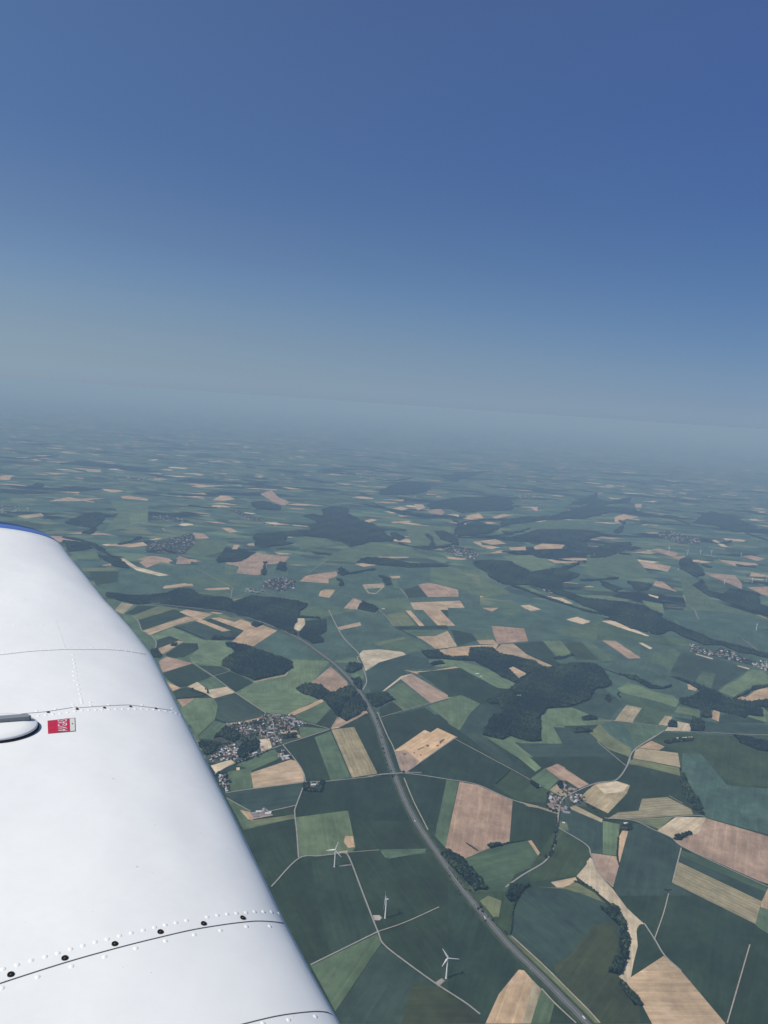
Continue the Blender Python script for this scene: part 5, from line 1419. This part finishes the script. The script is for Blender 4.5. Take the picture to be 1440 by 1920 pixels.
fc = bpy.data.curves.new('lettering', 'FONT'); fc.body = 'AVGAS'; fc.size = 1; fc.resolution_u = 3; fo = bpy.data.objects.new('lettering_curve', fc); C.objects.link(fo)
dg = bpy.context.evaluated_depsgraph_get(); tm = bpy.data.meshes.new_from_object(fo.evaluated_get(dg)); bpy.data.objects.remove(fo)
bmx = bmesh.new(); bmx.from_mesh(tm); bmesh.ops.triangulate(bmx, faces=bmx.faces); bmesh.ops.subdivide_edges(bmx, edges=bmx.edges, cuts=1)
vx = [v.co.x for v in bmx.verts]; vy = [v.co.y for v in bmx.verts]; x0, x1, y0, y1 = min(vx), max(vx), min(vy), max(vy)
for v in bmx.verts: v.co = onp(.70 - (v.co.y - y0) / (y1 - y0) * .34, .05 + (v.co.x - x0) / (x1 - x0) * .88, .0018)
bmx.to_mesh(tm); bmx.free(); tm.name = 'lettering'; link('lettering', tm, [M_LET], pl)
patch('black_mark', .58, .78, .985, .995, .0016, M_DK, pl, 2)
# --- fuel filler cap
cc = cast(-6, 1368); p0, n0 = cc; ex = WC - n0 * WC.dot(n0); ex.normalize(); ey = n0.cross(ex).normalized()
M_GREY = mat('grey_lever_paint', (.24, .27, .28), .5, .3)
def rev(name, prf, m, parent, n=48):
    V = [p0 + ex * (r * math.cos(k * 2 * math.pi / n)) + ey * (.68 * r * math.sin(k * 2 * math.pi / n)) + n0 * z for r, z in prf for k in range(n)]
    F = [(i * n + k, i * n + (k + 1) % n, i * n + n + (k + 1) % n, i * n + n + k) for i in range(len(prf) - 1) for k in range(n)] + [tuple(range((len(prf) - 1) * n, len(prf) * n))]
    return mesh(name, V, F, [m], parent, True)
CR = .104
cap = rev('fuel_cap', [(CR * .945, .006), (CR * .945, .010), (CR * .91, .0125), (CR * .6, .0155), (.002, .0165)], M_WING, wing)
rev('gasket', [(CR * .985, 0), (CR * .985, .004), (CR * .97, .006), (CR * .9, .0065)], mat('black_rubber', (.012, .012, .02), .5, .4), cap)
V = []
for z, k in ((.014, 1.0), (.027, .97)):
    for a, b in ((-.09, .006), (CR * .74 * k, .006), (CR * .80 * k, .012), (CR * .72 * k, .022), (-.09, .026)): V.append(p0 + ex * a + ey * b + n0 * z)
mesh('lever', V, [(0, 1, 6, 5), (1, 2, 7, 6), (2, 3, 8, 7), (3, 4, 9, 8), (4, 0, 5, 9), (5, 6, 7, 8, 9), (4, 3, 2, 1, 0)], [M_GREY], cap)

# ---------------------------------------------------------------- haze: one closed box of thin even air
me = bpy.data.meshes.new('haze'); bm = bmesh.new(); bmesh.ops.create_cube(bm, size=1); bm.to_mesh(me); bm.free()
HZ = mat('haze', (1, 1, 1)); nt = HZ.node_tree; nt.nodes.clear(); o_ = nt.nodes.new('ShaderNodeOutputMaterial'); pv = nt.nodes.new('ShaderNodeVolumePrincipled'); nt.links.new(pv.outputs[0], o_.inputs['Volume'])
pv.inputs['Color'].default_value = (.432, .672, .95, 1); pv.inputs['Absorption Color'].default_value = (.373, .464, 0, 1); pv.inputs['Density'].default_value = 4.4e-5; pv.inputs['Anisotropy'].default_value = 0
hz = link('haze', me, [HZ]); hz.scale = (2 * B + 4000, 2 * B + 4000, H + 1 + 4); hz.location = (0, 0, (4 - H - 1) / 2); tag(hz, kind='stuff')
